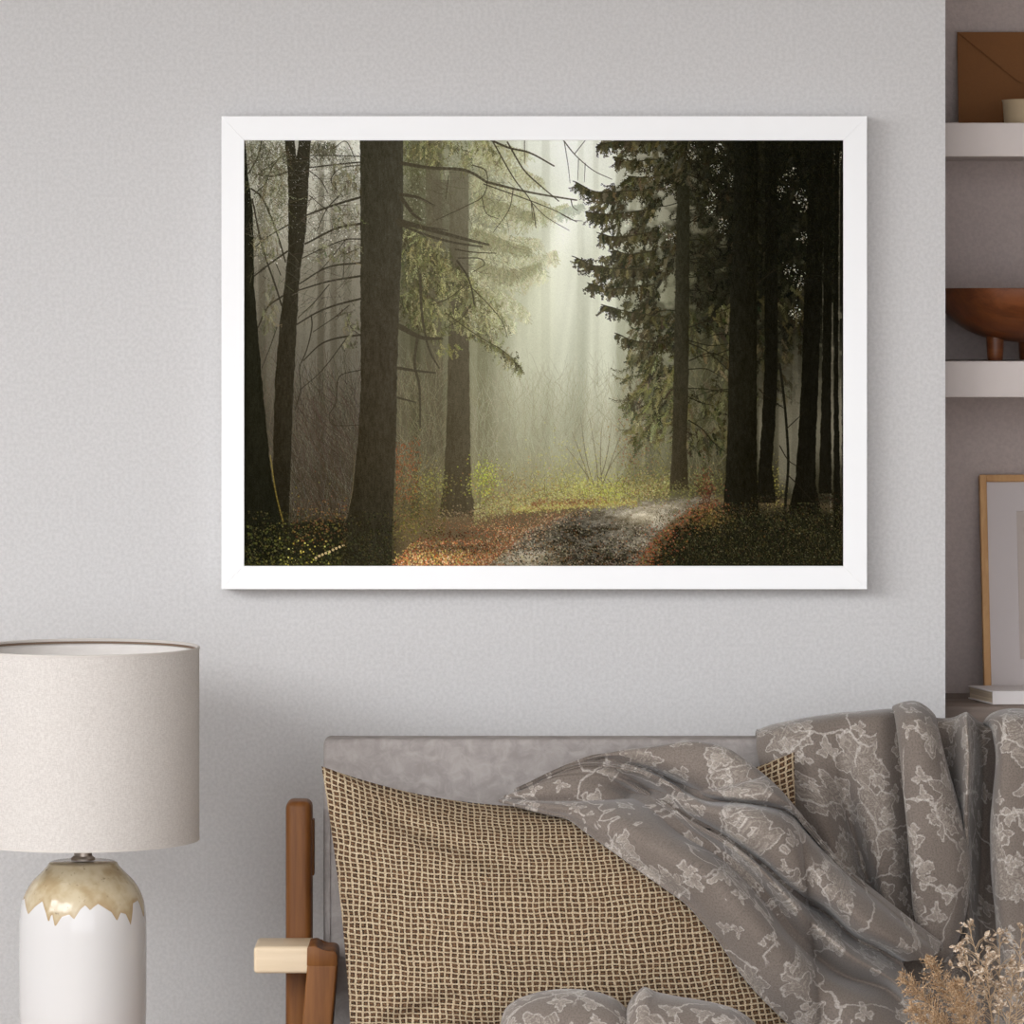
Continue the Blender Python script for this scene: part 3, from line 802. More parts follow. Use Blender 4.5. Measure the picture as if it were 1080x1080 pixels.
    trunk([(250, y) for y in ysT], list(zip([258.5, 262, 266, 267.5, 268, 272, 277, 281, 286, 294, 303], ysT)), [(34, 32, 23), (36, 33, 23), (32, 29, 19), (22, 20, 12)], 5, 1, .8, 0, 23)
    line([(285, 480), (291, 520), (299, 552)], 1.2, 1.4, (136, 116, 52), .6)
    trunk([(379.5, 148), (380, 250), (380, 330), (380.5, 410), (377, 470), (373, 510), (366, 550), (356, 600)], [(425, 148), (425, 235), (421, 320), (418.5, 400), (418, 450), (416, 500), (414, 550), (413, 600)], brown, 7, 1, .8, 5, 24)
    line([(374, 480), (371, 520), (362, 556)], .9, .9, (120, 104, 72), .35)
    # bare limbs
    bw = (54, 47, 36); fogw = (84, 76, 60)
    for p, a, b in (([(380, 208), (350, 217), (323, 227)], 2.6, 1.8), ([(304, 237), (285, 248), (267, 262)], 1.6, 1.0), ([(380, 236), (357, 240), (322, 257)], 2.6, 2.0), ([(303, 265), (286, 277), (268, 291)], 2.0, 1.6), ([(380, 171), (350, 174), (325, 177)], 1.6, 1.4), ([(304, 181), (287, 186), (268, 184)], 1.3, 1.0),
                    ([(380, 252), (365, 252.5), (340, 262), (319, 272)], 1.4, 1.0), ([(380, 277), (345, 282), (316, 299)], 2.0, 1.4), ([(380, 291), (345, 297), (315, 306)], 2.2, 1.4), ([(380, 315), (353, 322), (333, 330), (313, 342)], 2.2, 1.5), ([(380, 353), (353, 357), (338, 363), (320, 380)], 2.2, 1.2),
                    ([(328, 332), (329, 343), (323, 370), (316, 387), (317, 410), (311, 432)], 1.4, .9), ([(380, 390), (358, 397), (354, 425), (347, 438), (350, 447), (380, 448)], 1.1, .7), ([(365, 357), (338, 392), (316, 411)], 1.1, .8), ([(347, 300), (330, 320), (314, 335)], 1.1, .9), ([(368, 322), (352, 335), (330, 350)], 1.0, .8),
                    ([(365, 252), (345, 277), (335, 288)], 1.1, .8), ([(364, 268), (378, 262)], 1.0, .8), ([(363, 254), (363, 270), (362, 292)], .9, .7), ([(358, 206), (345, 220), (334, 244)], 1.3, .8), ([(380, 174), (358, 178), (349, 190), (362, 208)], 1.2, .8), ([(326, 180), (338, 190), (346, 204)], 1.1, .8), ([(326, 206), (345, 222)], .9, .7),
                    ([(265, 199), (275, 207), (290, 240), (301, 276)], 2.0, 1.6), ([(266, 210), (277, 262), (290, 300), (297, 322)], 1.8, 1.8), ([(298, 312), (283, 323), (272, 345)], 1.9, 1.5), ([(296, 290), (291, 278)], 1.0, .8), ([(262, 183), (272, 165), (276, 148)], 1.4, 1.0), ([(268, 205), (280, 193), (286, 178), (300, 160)], 1.2, .8), ([(268, 188), (290, 170), (300, 164)], .9, .7),
                    ([(292, 345), (284, 368), (276, 388)], 1.0, .8), ([(326, 164), (352, 164), (380, 165)], 1.0, 1.0), ([(350, 158), (364, 149), (374, 166)], 1.0, .8), ([(366, 330), (370, 345), (378, 352)], .9, .7)):
        line(p, a, b, bw, .93)
    for p, a, b in (([(423, 172), (453, 177), (492, 180), (513, 192)], 4.0, 2.6), ([(420, 233), (453, 242), (486, 251), (515, 258)], 6.0, 2.4), ([(420, 236), (450, 248), (480, 256), (508, 260)], 3.0, 2.0), ([(422, 205), (440, 208), (458, 217)], 4.0, 2.0), ([(424, 210), (436, 226), (444, 232)], 4.5, 2.5), ([(421, 344), (445, 356), (466, 357)], 6.0, 2.6), ([(440, 357), (437, 383), (442, 407), (443, 450)], 3.4, 2.0),
                    ([(443, 290), (445, 332), (453, 370), (463, 388)], 3.2, 1.6), ([(420, 388), (440, 391), (459, 393)], 3.4, 1.8), ([(419, 419), (438, 424)], 2.4, 1.4), ([(420, 238), (455, 240), (472, 243)], 2.0, 1.2)):
        line(p, a, b, (70, 62, 48), .82)
    for p, a, b in (([(513, 192), (557, 202.5), (601, 210), (608, 211)], 2.8, 1.4), ([(518, 148), (537, 156), (558, 161), (584, 175)], 2.4, 1.6), ([(520, 150), (543, 190), (560, 213), (565, 240)], 1.6, 1.0), ([(535, 150), (553, 180), (570, 196), (589, 212)], 1.9, 1.2), ([(510, 194), (560, 212), (585, 222), (608, 234)], 1.5, .8), ([(560, 213), (575, 228), (600, 243)], 1.0, .6),
                    ([(480, 263), (500, 266), (523, 267)], 1.5, 1.0), ([(483, 272), (507, 273), (511, 278), (498, 287)], 1.3, .8), ([(498, 174), (512, 180), (513, 198), (508, 208), (490, 218), (460, 232)], 1.3, .8), ([(508, 208), (513, 225), (526, 231)], 1.0, .7), ([(541, 200), (537, 220), (520, 245)], 1.1, .7), ([(473, 185), (470, 210)], 1.0, .7), ([(553, 148), (553, 172)], .9, .7),
                    ([(594, 148), (606, 163), (626, 180), (645, 189)], 1.3, .8), ([(595, 150), (599, 175), (601, 193)], .9, .6), ([(610, 168), (609, 190)], .8, .6), ([(617, 172), (616, 192)], .8, .6), ([(606, 162), (617, 148)], 1.0, .8), ([(602, 211), (604, 218), (609, 222)], 1.1, .7), ([(592, 226), (604, 232), (614, 233)], 1.0, .6),
                    ([(482, 275), (492, 290), (497, 304), (500, 322)], 2.2, 1.2), ([(560, 215), (562, 232)], 1.0, .6)):
        line(p, a, b, (64, 56, 42), .85)
    twigs(260, (318, 160, 380, 330), 22, PI * .8, .8, [(70, 62, 50), (84, 76, 64)], .6)
    twigs(120, (266, 150, 304, 300), 18, PI * .7, .9, [(66, 60, 46), (90, 84, 66)], .6)
    twigs(220, (426, 170, 540, 300), 20, .6, .8, [(84, 76, 58), (100, 92, 72)], .5)
    # hanging tufts upper left
    for x0, x1, y0, y1, k, ln_, br in ((262, 304, 150, 200, 150, (7, 20), 1.0), (276, 302, 190, 236, 70, (8, 22), 1.25), (328, 352, 148, 160, 60, (5, 14), .85), (352, 379, 172, 200, 70, (4, 10), 1.15), (350, 379, 216, 240, 50, (5, 14), 1.2), (268, 292, 236, 270, 40, (6, 14), 1.3), (278, 292, 300, 345, 40, (5, 12), 1.2), (330, 378, 255, 275, 40, (4, 10), 1.2), (360, 378, 325, 365, 30, (4, 10), 1.15)):
        tassels(k, R.uniform(x0, x1, k), R.uniform(y0, y1, k), R.normal(0, .3, k), ln_, [(70, 65, 48), (88, 83, 60), (58, 53, 38), (110, 105, 80)], 8, np.full(k, br), .55, 2.2, 10)
    n = 420
    x = R.uniform(262, 380, n); y = 150 + 110 * R.random(n) ** 1.5
    dots(x, y, R.uniform(.15, .6, n), pal([(226, 222, 208), (204, 198, 182)], n, 8), .5)
    # undergrowth lower left
    n = 2600
    x = 258 + 160 * R.random(n) ** 1.1; y = 597 - 58 * R.random(n) ** 1.7
    dots(x, y, R.uniform(.3, 1.2, n), pal([(42, 40, 24), (58, 54, 32), (32, 30, 19), (74, 66, 38)], n, 8), .7)
    n = 700
    x = np.concatenate([R.uniform(258, 300, n // 2), R.uniform(295, 362, n - n // 2)]); y = 597 - 46 * R.random(n) ** 1.5
    dots(x, y, R.uniform(.3, 1.3, n), pal([(84, 82, 40), (66, 66, 34), (108, 104, 50), (48, 47, 27)], n, 10), .6)
    n = 44
    x = R.uniform(294, 348, n); y = R.uniform(566, 596, n)
    dots(x, y, R.uniform(.4, 1.2, n), pal([(170, 158, 78), (216, 204, 110), (164, 152, 60)], n, 10), .85)
    n = 500
    x = R.uniform(308, 366, n); y = R.normal(548, 14, n)
    dots(x, y, R.uniform(.3, 1.1, n), pal([(104, 66, 42), (124, 86, 48), (84, 56, 38), (116, 100, 54)], n, 10), .6)
    for i in range(9):
        t = i / 8
        dots(np.array([333 + 29 * t]), np.array([588 - 13 * t]), np.array([1.2]), np.array([(206, 180, 130.)]), .85)
    n = 900
    x = R.uniform(362, 416, n); y = R.uniform(560, 597, n)
    dots(x, y, R.uniform(.3, 1.1, n), pal([(50, 48, 32), (66, 62, 40), (40, 37, 25)], n, 7), .55)

    # veil of mist over the left wood, then paper grain
    veil = np.exp(-(((PX - 590) / 120) ** 2 + ((PY - 300) / 170) ** 2)) * .10
    img[:] = img * (1 - veil[..., None]) + np.array((225, 226, 206.)) * veil[..., None]
    img += R.normal(0, 4.5, (H, W, 1))
    q = np.pad(img, ((1, 1), (1, 1), (0, 0)), mode='edge')
    soft_ = (q[:-2, 1:-1] + q[2:, 1:-1] + q[1:-1, :-2] + q[1:-1, 2:] + 2 * q[1:-1, 1:-1]) / 6
    img += (img - soft_) * .8
    img[:] = (img - 12) * 1.03 + 9
    img += np.array((0, 2.0, 1.0))
    img += (np.exp(-(((PX - 590) / 70) ** 2 + ((PY - 350) / 130) ** 2)) * 11)[..., None]
    return np.clip(img, 0, 255) / 255.0
# ------------------------------------------------------------------ niche: shelves and what stands on them
def shelf(py_top, py_bot, label):
    y0 = 0.10
    x0 = X_NICHE
    zt, zb = XZ(0, py_top, y0)[1], XZ(0, py_bot, y0)[1]
    o = boxobj('wall_shelf', (x0, y0, zb), (1.95, 0.35, zt), M['shelf'], 0.0015)
    return tag(o, label, 'shelf', 'white shelves in the wall niche'), zt

sh1, Z_SH1 = shelf(129.5, 165, 'white wall shelf carrying the brown envelope, upper of the two')
sh2, Z_SH2 = shelf(381, 419, 'white wall shelf carrying the dark wooden bowl, lower of the two')

# low cabinet under the shelves
M['cab_wood'] = wood('weathered_wood', rgb(150, 135, 124), rgb(112, 98, 90), 'X', 0.8, 0.6)
M['cab_paint'] = plain('cabinet_paint', rgb(186, 176, 170), 0.6)
Z_CAB = CAM_Z - (731 - HOR) * (0.35 + CAM_D) / F_PX
cab = thing('low_cabinet', 'low wooden cabinet in the niche under the leaning oak picture', 'cabinet', (1.34, 0.2, 0))
bm = bmesh.new(); add_box(bm, (X_NICHE + .002, 0.07, Z_CAB - .03), (1.945, 0.349, Z_CAB), 0.002)
bm_obj('worktop', bm, M['cab_wood'], cab)
bm = bmesh.new(); add_box(bm, (X_NICHE + .004, 0.09, 0.0), (1.943, 0.348, Z_CAB - .03), 0.002)
bm_obj('carcass', bm, M['cab_paint'], cab)
for k in range(2):
    xa = X_NICHE + .01 + k * 0.602
    bm = bmesh.new(); add_box(bm, (xa, 0.072, 0.06), (xa + .594, 0.09, Z_CAB - .036), 0.003)
    d = bm_obj('door', bm, M['cab_paint'], cab)
    bm = bmesh.new(); add_lathe(bm, [(0, 0), (.006, 0), (.005, .012), (.012, .018), (.010, .026), (0, .028)], 20)
    bmesh.ops.transform(bm, matrix=Matrix.Translation((xa + (.56 if k == 0 else .034), 0.072, .55)) @ Matrix.Rotation(PI / 2, 4, 'X'), verts=bm.verts)
    bm_obj('knob', bm, M['cab_wood'], d)

# kraft envelope leaning on the niche wall
M['kraft'] = plain('kraft_paper', rgb(128, 86, 52), 0.75, 0.15, noise_scale=260, amt=0.10, bump=0.08)
yb = 0.315
ex0, ez1 = XZ(1009, 33, 0.345)
ew, eh = 0.232, ez1 - Z_SH1 - 0.001
env = thing('envelope', 'brown kraft envelope leaning on the niche wall, on the upper shelf', 'envelope', (ex0 + ew / 2, 0.33, Z_SH1))
lean = math.atan2(0.030, eh)
def env_pt(u, v, off):
    """u across, v up the leaning envelope, off towards the room"""
    return Vector((ex0 + u, 0.310 + v * math.sin(lean) - off * math.cos(lean), Z_SH1 + 0.0015 + v * math.cos(lean) - off * math.sin(lean) * 0))
def prism(name, poly, o0, o1, mat, parent):
    n = len(poly)
    vs = [env_pt(u, v, o0) for u, v in poly] + [env_pt(u, v, o1) for u, v in poly]
    fs = [list(range(n))[::-1], list(range(n, 2 * n))] + [[i, (i + 1) % n, n + (i + 1) % n, n + i] for i in range(n)]
    bm = bmesh.new()
    bv = [bm.verts.new(v) for v in vs]
    for f in fs: bm.faces.new([bv[i] for i in f])
    return bm_obj(name, bm, mat, parent, smooth=False)
prism('pocket', [(0, 0), (ew, 0), (ew, eh), (0, eh)], 0, .003, M['kraft'], env)
apex_v = eh - (88 - 33) / 600.0
tipw = .012
flap = [(0.0, eh), (ew / 2 - tipw, apex_v + .004), (ew / 2 - .004, apex_v), (ew / 2 + .004, apex_v), (ew / 2 + tipw, apex_v + .004), (ew, eh)]
prism('flap', flap[::-1], .0062, .0078, M['kraft'], env)
prism('seam', [(.014, .010), (.016, .008), (ew / 2, apex_v - .005), (ew / 2 - .004, apex_v - .004)], .003, .0036, M['kraft'], env)

# small beige cup on the upper shelf
M['cup'] = plain('beige_stoneware', rgb(176, 156, 126), 0.6, 0.3, noise_scale=40, amt=0.10)
cy = 0.20
cs = F_PX / (cy + CAM_D)
ccx = XZ(1088, 0, cy)[0]
cz1 = XZ(0, 103.5, cy)[1] - .004
cr = 31 / cs
ch = cz1 - Z_SH1
cup = thing('cup', 'small beige cup in front of the brown envelope', 'cup', (ccx, cy, Z_SH1))
bm = bmesh.new()
add_lathe(bm, [(0, Z_SH1 + .001), (cr * .93, Z_SH1 + .001), (cr * .95, Z_SH1 + ch * .4), (cr * .985, Z_SH1 + ch * .9), (cr, cz1 - .001), (cr * .98, cz1), (cr * .94, cz1 - .002), (cr * .90, Z_SH1 + .006), (0, Z_SH1 + .005)], 48, (ccx, cy))
bm_obj('body', bm, M['cup'], cup)
bm = bmesh.new()
add_lathe(bm, [(cr * 1.0, cz1 - .0012), (cr * 1.012, cz1 - .0004), (cr * 1.012, cz1 + .0006), (cr * .97, cz1 + .0008), (cr * .955, cz1 - .0012)], 48, (ccx, cy), closed=True)
bm_obj('rim', bm, M['cup'], cup)

# footed wooden bowl on the lower shelf
M['bowl'] = wood('dark_bowl_wood', rgb(124, 70, 36), rgb(74, 38, 18), 'X', 1.3, 0.32)
by = 0.215
bs = F_PX / (by + CAM_D)
bcx = XZ(1084, 0, by)[0]
bz1 = XZ(0, 304, by)[1]
br = 96 / bs
zb0 = XZ(0, 361, by)[1]
bh = bz1 - zb0
bowl = thing('bowl', 'dark brown turned wooden bowl on short feet, on the lower shelf', 'bowl', (bcx, by, Z_SH2))
prof = []
for k in range(15):
    t = k / 14 * PI / 2
    prof.append((br * math.sin(t) ** .86, zb0 + bh * (1 - math.cos(t) ** 1.0)))
prof[-1] = (br, bz1 - .001)
prof += [(br - .001, bz1), (br - .007, bz1 - .0005)]
for k in range(13, -1, -1):
    t = k / 14 * PI / 2
    prof.append(((br - .009) * math.sin(t) ** .86, zb0 + .009 + (bh - .009) * (1 - math.cos(t))))
bm = bmesh.new(); add_lathe(bm, prof, 72, (bcx, by)); bm_obj('basin', bm, M['bowl'], bowl)
for a in (205, 325, 85):
    fx, fy = bcx + .066 * math.cos(math.radians(a)), by + .066 * math.sin(math.radians(a))
    bm = bmesh.new()
    add_lathe(bm, [(0, Z_SH2 + .0005), (.0130, Z_SH2 + .0005), (.0138, Z_SH2 + .004), (.0146, Z_SH2 + .018), (.016, zb0 + .018), (0, zb0 + .018)], 24, (fx, fy))
    bm_obj('foot', bm, M['bowl'], bowl)

# leaning oak picture frame on the cabinet
M['oak'] = wood('light_oak', rgb(206, 163, 112), rgb(178, 130, 82), 'Z', 1.5, 0.5)
M['mat_board'] = plain('mat_board', rgb(203, 194, 192), 0.7, 0.2, amt=0.01)
M['mat_print'] = plain('print_paper', rgb(190, 178, 170), 0.7, 0.2, amt=0.02)
fy_t, fy_b = 0.325, 0.235
fz1 = XZ(0, 504, fy_t)[1]
fx0 = XZ(1033, 0, fy_t)[0]
fh = math.hypot(fz1 - Z_CAB, fy_t - fy_b)
fw = 0.30
pic2 = thing('leaning_picture', 'oak framed picture with pale mat leaning against the niche wall', 'picture frame', (fx0 + fw / 2, 0.28, Z_CAB))
tilt = math.atan2(fy_t - fy_b, fz1 - Z_CAB)
MT = Matrix.Translation((fx0, fy_b, Z_CAB + .006)) @ Matrix.Rotation(-tilt, 4, 'X')
rw, rd = 0.0125, 0.02
for lo, hi in (((0, 0, 0), (rw, rd, fh)), ((fw - rw, 0, 0), (fw, rd, fh)), ((rw, 0, fh - rw), (fw - rw, rd, fh)), ((rw, 0, 0), (fw - rw, rd, rw))):
    bm = bmesh.new(); add_box(bm, lo, hi, 0.001, 1, MT); bm_obj('rail', bm, M['oak'], pic2)
iw = 0.052
bm = bmesh.new()
for lo, hi in (((rw, .006, rw), (rw + iw, .010, fh - rw)), ((fw - rw - iw, .006, rw), (fw - rw, .010, fh - rw)), ((rw + iw, .006, fh - rw - iw), (fw - rw - iw, .010, fh - rw)), ((rw + iw, .006, rw), (fw - rw - iw, .010, rw + iw))):
    add_box(bm, lo, hi, 0, 1, MT)
bm_obj('mat', bm, M['mat_board'], pic2)
bm = bmesh.new(); add_box(bm, (rw + iw - .004, .010, rw + iw - .004), (fw - rw - iw + .004, .014, fh - rw - iw + .004), 0, 1, MT)
bm_obj('print', bm, M['mat_print'], pic2)

# white book lying at an angle on the cabinet
M['book_cover'] = plain('book_cover', rgb(226, 220, 218), 0.55, 0.3, amt=0.015)
g = G('book_pages', 0.8, 0.1)
lay = g.noise(g.mapping(g.coord(), (3, 3, 900)), 1.0, 2)
g.color(g.mix(g.step(lay, .35, .65), rgb(186, 168, 146), rgb(214, 198, 174)))
M['pages'] = g.m
book = thing('book', 'white covered book lying on the low cabinet before the oak picture', 'book', (1.0, 0.15, Z_CAB))
bt = 14 / 605.0
bkz = Z_CAB + .0008
fl = P(1047, 743, 0.10); bl = P(1021, 731, 0.20)
p0 = Vector((XZ(1047, 743, 0.10)[0], 0.10, bkz))
dirx = Vector((math.cos(math.radians(1.0)), math.sin(math.radians(1.0)), 0))
left = Vector((XZ(1021, 0, 0.222)[0], 0.222, bkz)) - p0
rot = Matrix(((dirx.x, left.normalized().x, 0, p0.x), (dirx.y, left.normalized().y, 0, p0.y), (0, 0, 1, p0.z), (0, 0, 0, 1)))
L, Wd = left.length, 0.21
bm = bmesh.new(); add_box(bm, (.002, .003, .0025), (Wd - .002, L - .003, bt - .0025), 0, 1, rot); bm_obj('page_block', bm, M['pages'], book, smooth=False)
bm = bmesh.new(); add_box(bm, (0, 0, 0), (Wd, L, .0025), .0006, 1, rot); add_box(bm, (0, 0, bt - .0025), (Wd, L, bt), .0006, 1, rot); add_box(bm, (0, 0, .002), (Wd, .0025, bt - .002), 0, 1, rot)
bm_obj('cover', bm, M['book_cover'], book)

# ------------------------------------------------------------------ framed forest print
px0, pz0 = XZ(233.5, 621.5, -.048)
px1, pz1 = XZ(914.5, 122.5, -.048)
ix0, iz0 = XZ(257.5, 597, -.048)
ix1, iz1 = XZ(889.5, 148, -.048)
pic = thing('framed_forest_print', 'large white framed print of a misty forest path hanging on the wall', 'picture', ((px0 + px1) / 2, 0, pz0))
def rail(pts):
    """mitred frame member: outer a,b inner c,d in x,z"""
    (ax, az), (bx, bz), (cx, cz), (dx, dz) = pts
    yf, ybk = -.048, -.002
    bm = bmesh.new()
    f = [bm.verts.new((x, yf, z)) for x, z in pts]
    b = [bm.verts.new((x, ybk, z)) for x, z in pts]
    bm.faces.new(f); bm.faces.new(b[::-1])
    for i in range(4):
        bm.faces.new([f[i], b[i], b[(i + 1) % 4], f[(i + 1) % 4]])
    bmesh.ops.bevel(bm, geom=list(bm.edges), offset=.0006, segments=1, profile=.5, affect='EDGES')
    return bm
O = [(px0, pz0), (px1, pz0), (px1, pz1), (px0, pz1)]
I = [(ix0, iz0), (ix1, iz0), (ix1, iz1), (ix0, iz1)]
for i in range(4):
    j = (i + 1) % 4
    bm_obj('frame_rail', rail([O[i], O[j], I[j], I[i]]), M['white_frame'], pic, smooth=False)

g = G('forest_print_canvas', 0.95, 0.02)
at = g.n('ShaderNodeAttribute'); at.attribute_name = 'print'
wv = g.noise(g.coord(), 900, 2)
g.color(at.outputs['Color'])
g.normal(g.bump(wv, 0.06, 0.0005))
M['print'] = g.m
art = paint_forest()            # rows top to bottom, sRGB 0..1
AH, AW = art.shape[:2]
xs = np.linspace(ix0 - .001, ix1 + .001, AW)
zs = np.linspace(iz1 + .001, iz0 - .001, AH)
gx, gz = np.meshgrid(xs, zs)
co = np.stack([gx, np.full_like(gx, -.0425), gz], -1).reshape(-1, 3)
ii = np.arange(AH * AW).reshape(AH, AW)
quads = np.stack([ii[:-1, :-1], ii[1:, :-1], ii[1:, 1:], ii[:-1, 1:]], -1).reshape(-1, 4)
me = bpy.data.meshes.new('print')
me.vertices.add(len(co)); me.vertices.foreach_set('co', co.ravel())
me.loops.add(quads.size); me.loops.foreach_set('vertex_index', quads.ravel().astype(np.int32))
me.polygons.add(len(quads)); me.polygons.foreach_set('loop_start', np.arange(0, quads.size, 4, dtype=np.int32))
me.update(calc_edges=True)
ca = me.color_attributes.new('print', 'FLOAT_COLOR', 'POINT')
a4 = np.ones((AH * AW, 4), dtype=np.float32)
lin_art = np.where(art <= 0.04045, art / 12.92, ((art + 0.055) / 1.055) ** 2.4)
a4[:, :3] = lin_art.reshape(-1, 3)
ca.data.foreach_set('color', a4.ravel())
me.materials.append(M['print'])
po = bpy.data.objects.new('print', me); col.objects.link(po); po.parent = pic; po.matrix_parent_inverse = pic.matrix_basis.inverted()
bm = bmesh.new(); add_box(bm, (ix0 - .006, -.0415, iz0 - .006), (ix1 + .006, -.004, iz1 + .006)); bm_obj('backing_board', bm, M['trim'], pic, smooth=False)

# ------------------------------------------------------------------ table lamp and the table under it
ly = -0.42
ls = F_PX / (ly + CAM_D)
lx = XZ(87.5, 0, ly)[0]
LR = 122.5 / ls
zt, zb = XZ(0, 683, ly)[1], XZ(0, 884, ly)[1]
ZT = 0.375                          # table top under the lamp
lamp = thing('table_lamp', 'white ceramic table lamp with beige drum shade, left of the sofa', 'lamp', (lx, ly, ZT))
g = G('linen_shade', 0.9, 0.1)
co_ = g.coord()
n1 = g.noise(g.mapping(co_, (1, 1, .3)), 620, 2, .6)
n2 = g.noise(g.mapping(co_, (.3, .3, 1)), 620, 2, .6)
nn = g.math('ADD', n1, n2)
g.color(g.mix(g.step(nn, .7, 1.3), rgb(197, 190, 184), rgb(214, 208, 202)))
g.normal(g.bump(nn, .16, .0012))
M['linen'] = g.m
M['shade_edge'] = plain('shade_trim', rgb(206, 199, 192), .8)
M['shade_lining'] = plain('shade_lining', rgb(222, 217, 212), .8)
M['nickel'] = plain('brushed_nickel', rgb(176, 166, 156), .28, .5, 1.0, amt=.05, bump=0)
bm = bmesh.new(); add_lathe(bm, [(LR, zb), (LR, zt)], 160, (lx, ly)); 
sh = bm_obj('lamp_shade', bm, M['linen'], lamp)
bm = bmesh.new(); add_lathe(bm, [(LR - .0022, zt), (LR - .0022, zb)], 160, (lx, ly)); bm_obj('lining', bm, M['shade_lining'], sh)
bm = bmesh.new(); add_lathe(bm, [(LR - .0034, zt - .0028), (LR - .0034, zt - .0062), (LR - .0060, zt - .0062), (LR - .0060, zt - .0028)], 160, (lx, ly), closed=True)
bm_obj('rim_wire', bm, plain('shade_wire', rgb(120, 100, 84), .6), sh)
for z in (zt, zb):
    d = .0016
    bm = bmesh.new(); add_lathe(bm, [(LR + .0008, z - d * 1.4), (LR + .0008, z + d * .4), (LR - .001, z + d), (LR - .0032, z + d * .4), (LR - .0032, z - d * 1.4)], 160, (lx, ly), closed=True)
    bm_obj('shade_rim', bm, M['shade_edge'], sh)
zn0, zn1 = XZ(0, 907, ly)[1], XZ(0, 872, ly)[1]
rn = 9.7 / ls
bm = bmesh.new(); add_lathe(bm, [(0, zn0), (rn * 1.32, zn0), (rn * 1.34, zn0 + .003), (rn * 1.1, zn0 + .006), (rn, zn0 + .007), (rn, zn1), (rn * .5, zn1 + .004), (0, zn1 + .004)], 40, (lx, ly))
bm_obj('neck', bm, M['nickel'], lamp)
bm = bmesh.new()
add_lathe(bm, [(0, zn1), (.011, zn1), (.011, zn1 + .05), (0, zn1 + .05)], 24, (lx, ly))
bm_obj('bulb_socket', bm, M['nickel'], lamp)
bm = bmesh.new()
zbulb = zn1 + .05
add_lathe(bm, [(0, zbulb), (.012, zbulb), (.014, zbulb + .02), (.028, zbulb + .05), (.03, zbulb + .065), (.024, zbulb + .085), (0, zbulb + .095)], 24, (lx, ly))
bm_obj('bulb', bm, plain('frosted_bulb', rgb(240, 238, 234), .4), lamp)
bm = bmesh.new()
add_lathe(bm, [(.012, zb + .02), (.014, zb + .021), (.014, zb + .023), (.012, zb + .024)], 20, (lx, ly), closed=True)
for k in range(3):
    a = 2 * PI * k / 3 + .4
    add_tube(bm, [(lx + .013 * math.cos(a), ly + .013 * math.sin(a), zb + .022), (lx + (LR - .003) * math.cos(a), ly + (LR - .003) * math.sin(a), zb + .022)], .0016, 6)
bm_obj('shade_spider', bm, M['nickel'], lamp)

# ceramic body: glaze edge drawn per vertex
M_ = G('glazed_ceramic', .12, .5)
ga = M_.n('ShaderNodeAttribute'); ga.attribute_name = 'glaze'
gl = ga.outputs['Fac']
oc = M_.coord()
pit = M_.noise(oc, 85, 4, .65)
blot = M_.noise(oc, 24, 3, .6)
stone = M_.mix(M_.step(blot, .35, .68), rgb(205, 190, 160), rgb(180, 158, 122))
stone = M_.mix(M_.step(pit, .62, .76), stone, rgb(120, 98, 66))
mask = M_.step(gl, -.0006, .0006)
rim_ = M_.math('MULTIPLY', M_.step(gl, .012, .0), .45)
stone = M_.mix(rim_, stone, rgb(166, 134, 92))
M_.color(M_.mix(mask, rgb(216, 213, 211), stone))
M_.set(M_.b.inputs['Roughness'], M_.math('MULTIPLY_ADD', mask, .05, .05))
hh = M_.math('ADD', M_.math('MULTIPLY', mask, -.3), M_.math('MULTIPLY', M_.math('MULTIPLY', pit, mask), .2))
M_.normal(M_.bump(hh, .35, .002))
M['glaze'] = M_.m
def lz(py): return XZ(0, py, ly)[1]
prof_px = [(0, 908.5), (33, 908.5), (36, 910), (37.5, 913), (44, 921), (53, 931), (60, 943), (64.5, 957), (66.5, 975), (67, 1000), (67, 1050), (66.5, 1090), (65, 1110), (61, 1124), (54, 1133), (44, 1138)]
pp = catmull([(r / ls, lz(y)) for r, y in prof_px[1:]], 150)
pp = np.vstack([[0, lz(908.5)], pp])
pp[:, 1] = ZT + .001 + (pp[:, 1] - pp[-1, 1]) * (pp[0, 1] - ZT - .001) / (pp[0, 1] - pp[-1, 1])
nb = 256
bound = [(20, 950), (24, 946), (33, 961), (40, 952), (47, 946), (53, 957), (57, 968), (60, 957), (64, 972), (71, 961), (79, 958.5), (84, 963.5), (91, 953), (96, 949), (101, 954.5), (105, 951), (110, 948), (118, 953.5), (123, 957), (128, 966.5), (132, 958), (137, 960), (141, 972), (145, 950), (150, 948)]
vs, fs, gv = [], [], []
rngb = random.Random(4)
back = [(math.radians(90 - 25 + i * 9), 950 + rngb.uniform(-5, 18)) for i in range(30)]
for i, (r, z) in enumerate(pp):
    for k in range(nb):
        th = 2 * PI * k / nb
        vs.append((lx + r * math.cos(th), ly + r * math.sin(th), z))
        bx = 87.5 + 66.5 * math.cos(th)
        if math.sin(th) < .12 and 20 <= bx <= 150:
            bpy_ = np.interp(bx, [b[0] for b in bound], [b[1] for b in bound])
        else:
            bpy_ = 952 + 9 * abs(math.sin(th * 9.0)) + 5 * math.sin(th * 23)
        # front surface sits nearer the camera, so the drawn row is met a little lower
        gv.append(z - lz(bpy_) - .0035 * (-math.sin(th)))
    if i:
        for k in range(nb):
            a, b = (i - 1) * nb, i * nb
            fs.append((a + k, b + k, b + (k + 1) % nb, a + (k + 1) % nb))
body = mesh_obj('lamp_body', vs, fs, M['glaze'], lamp, smooth=True)
at_ = body.data.attributes.new('glaze', 'FLOAT', 'POINT')
at_.data.foreach_set('value', np.array(gv, dtype=np.float32))

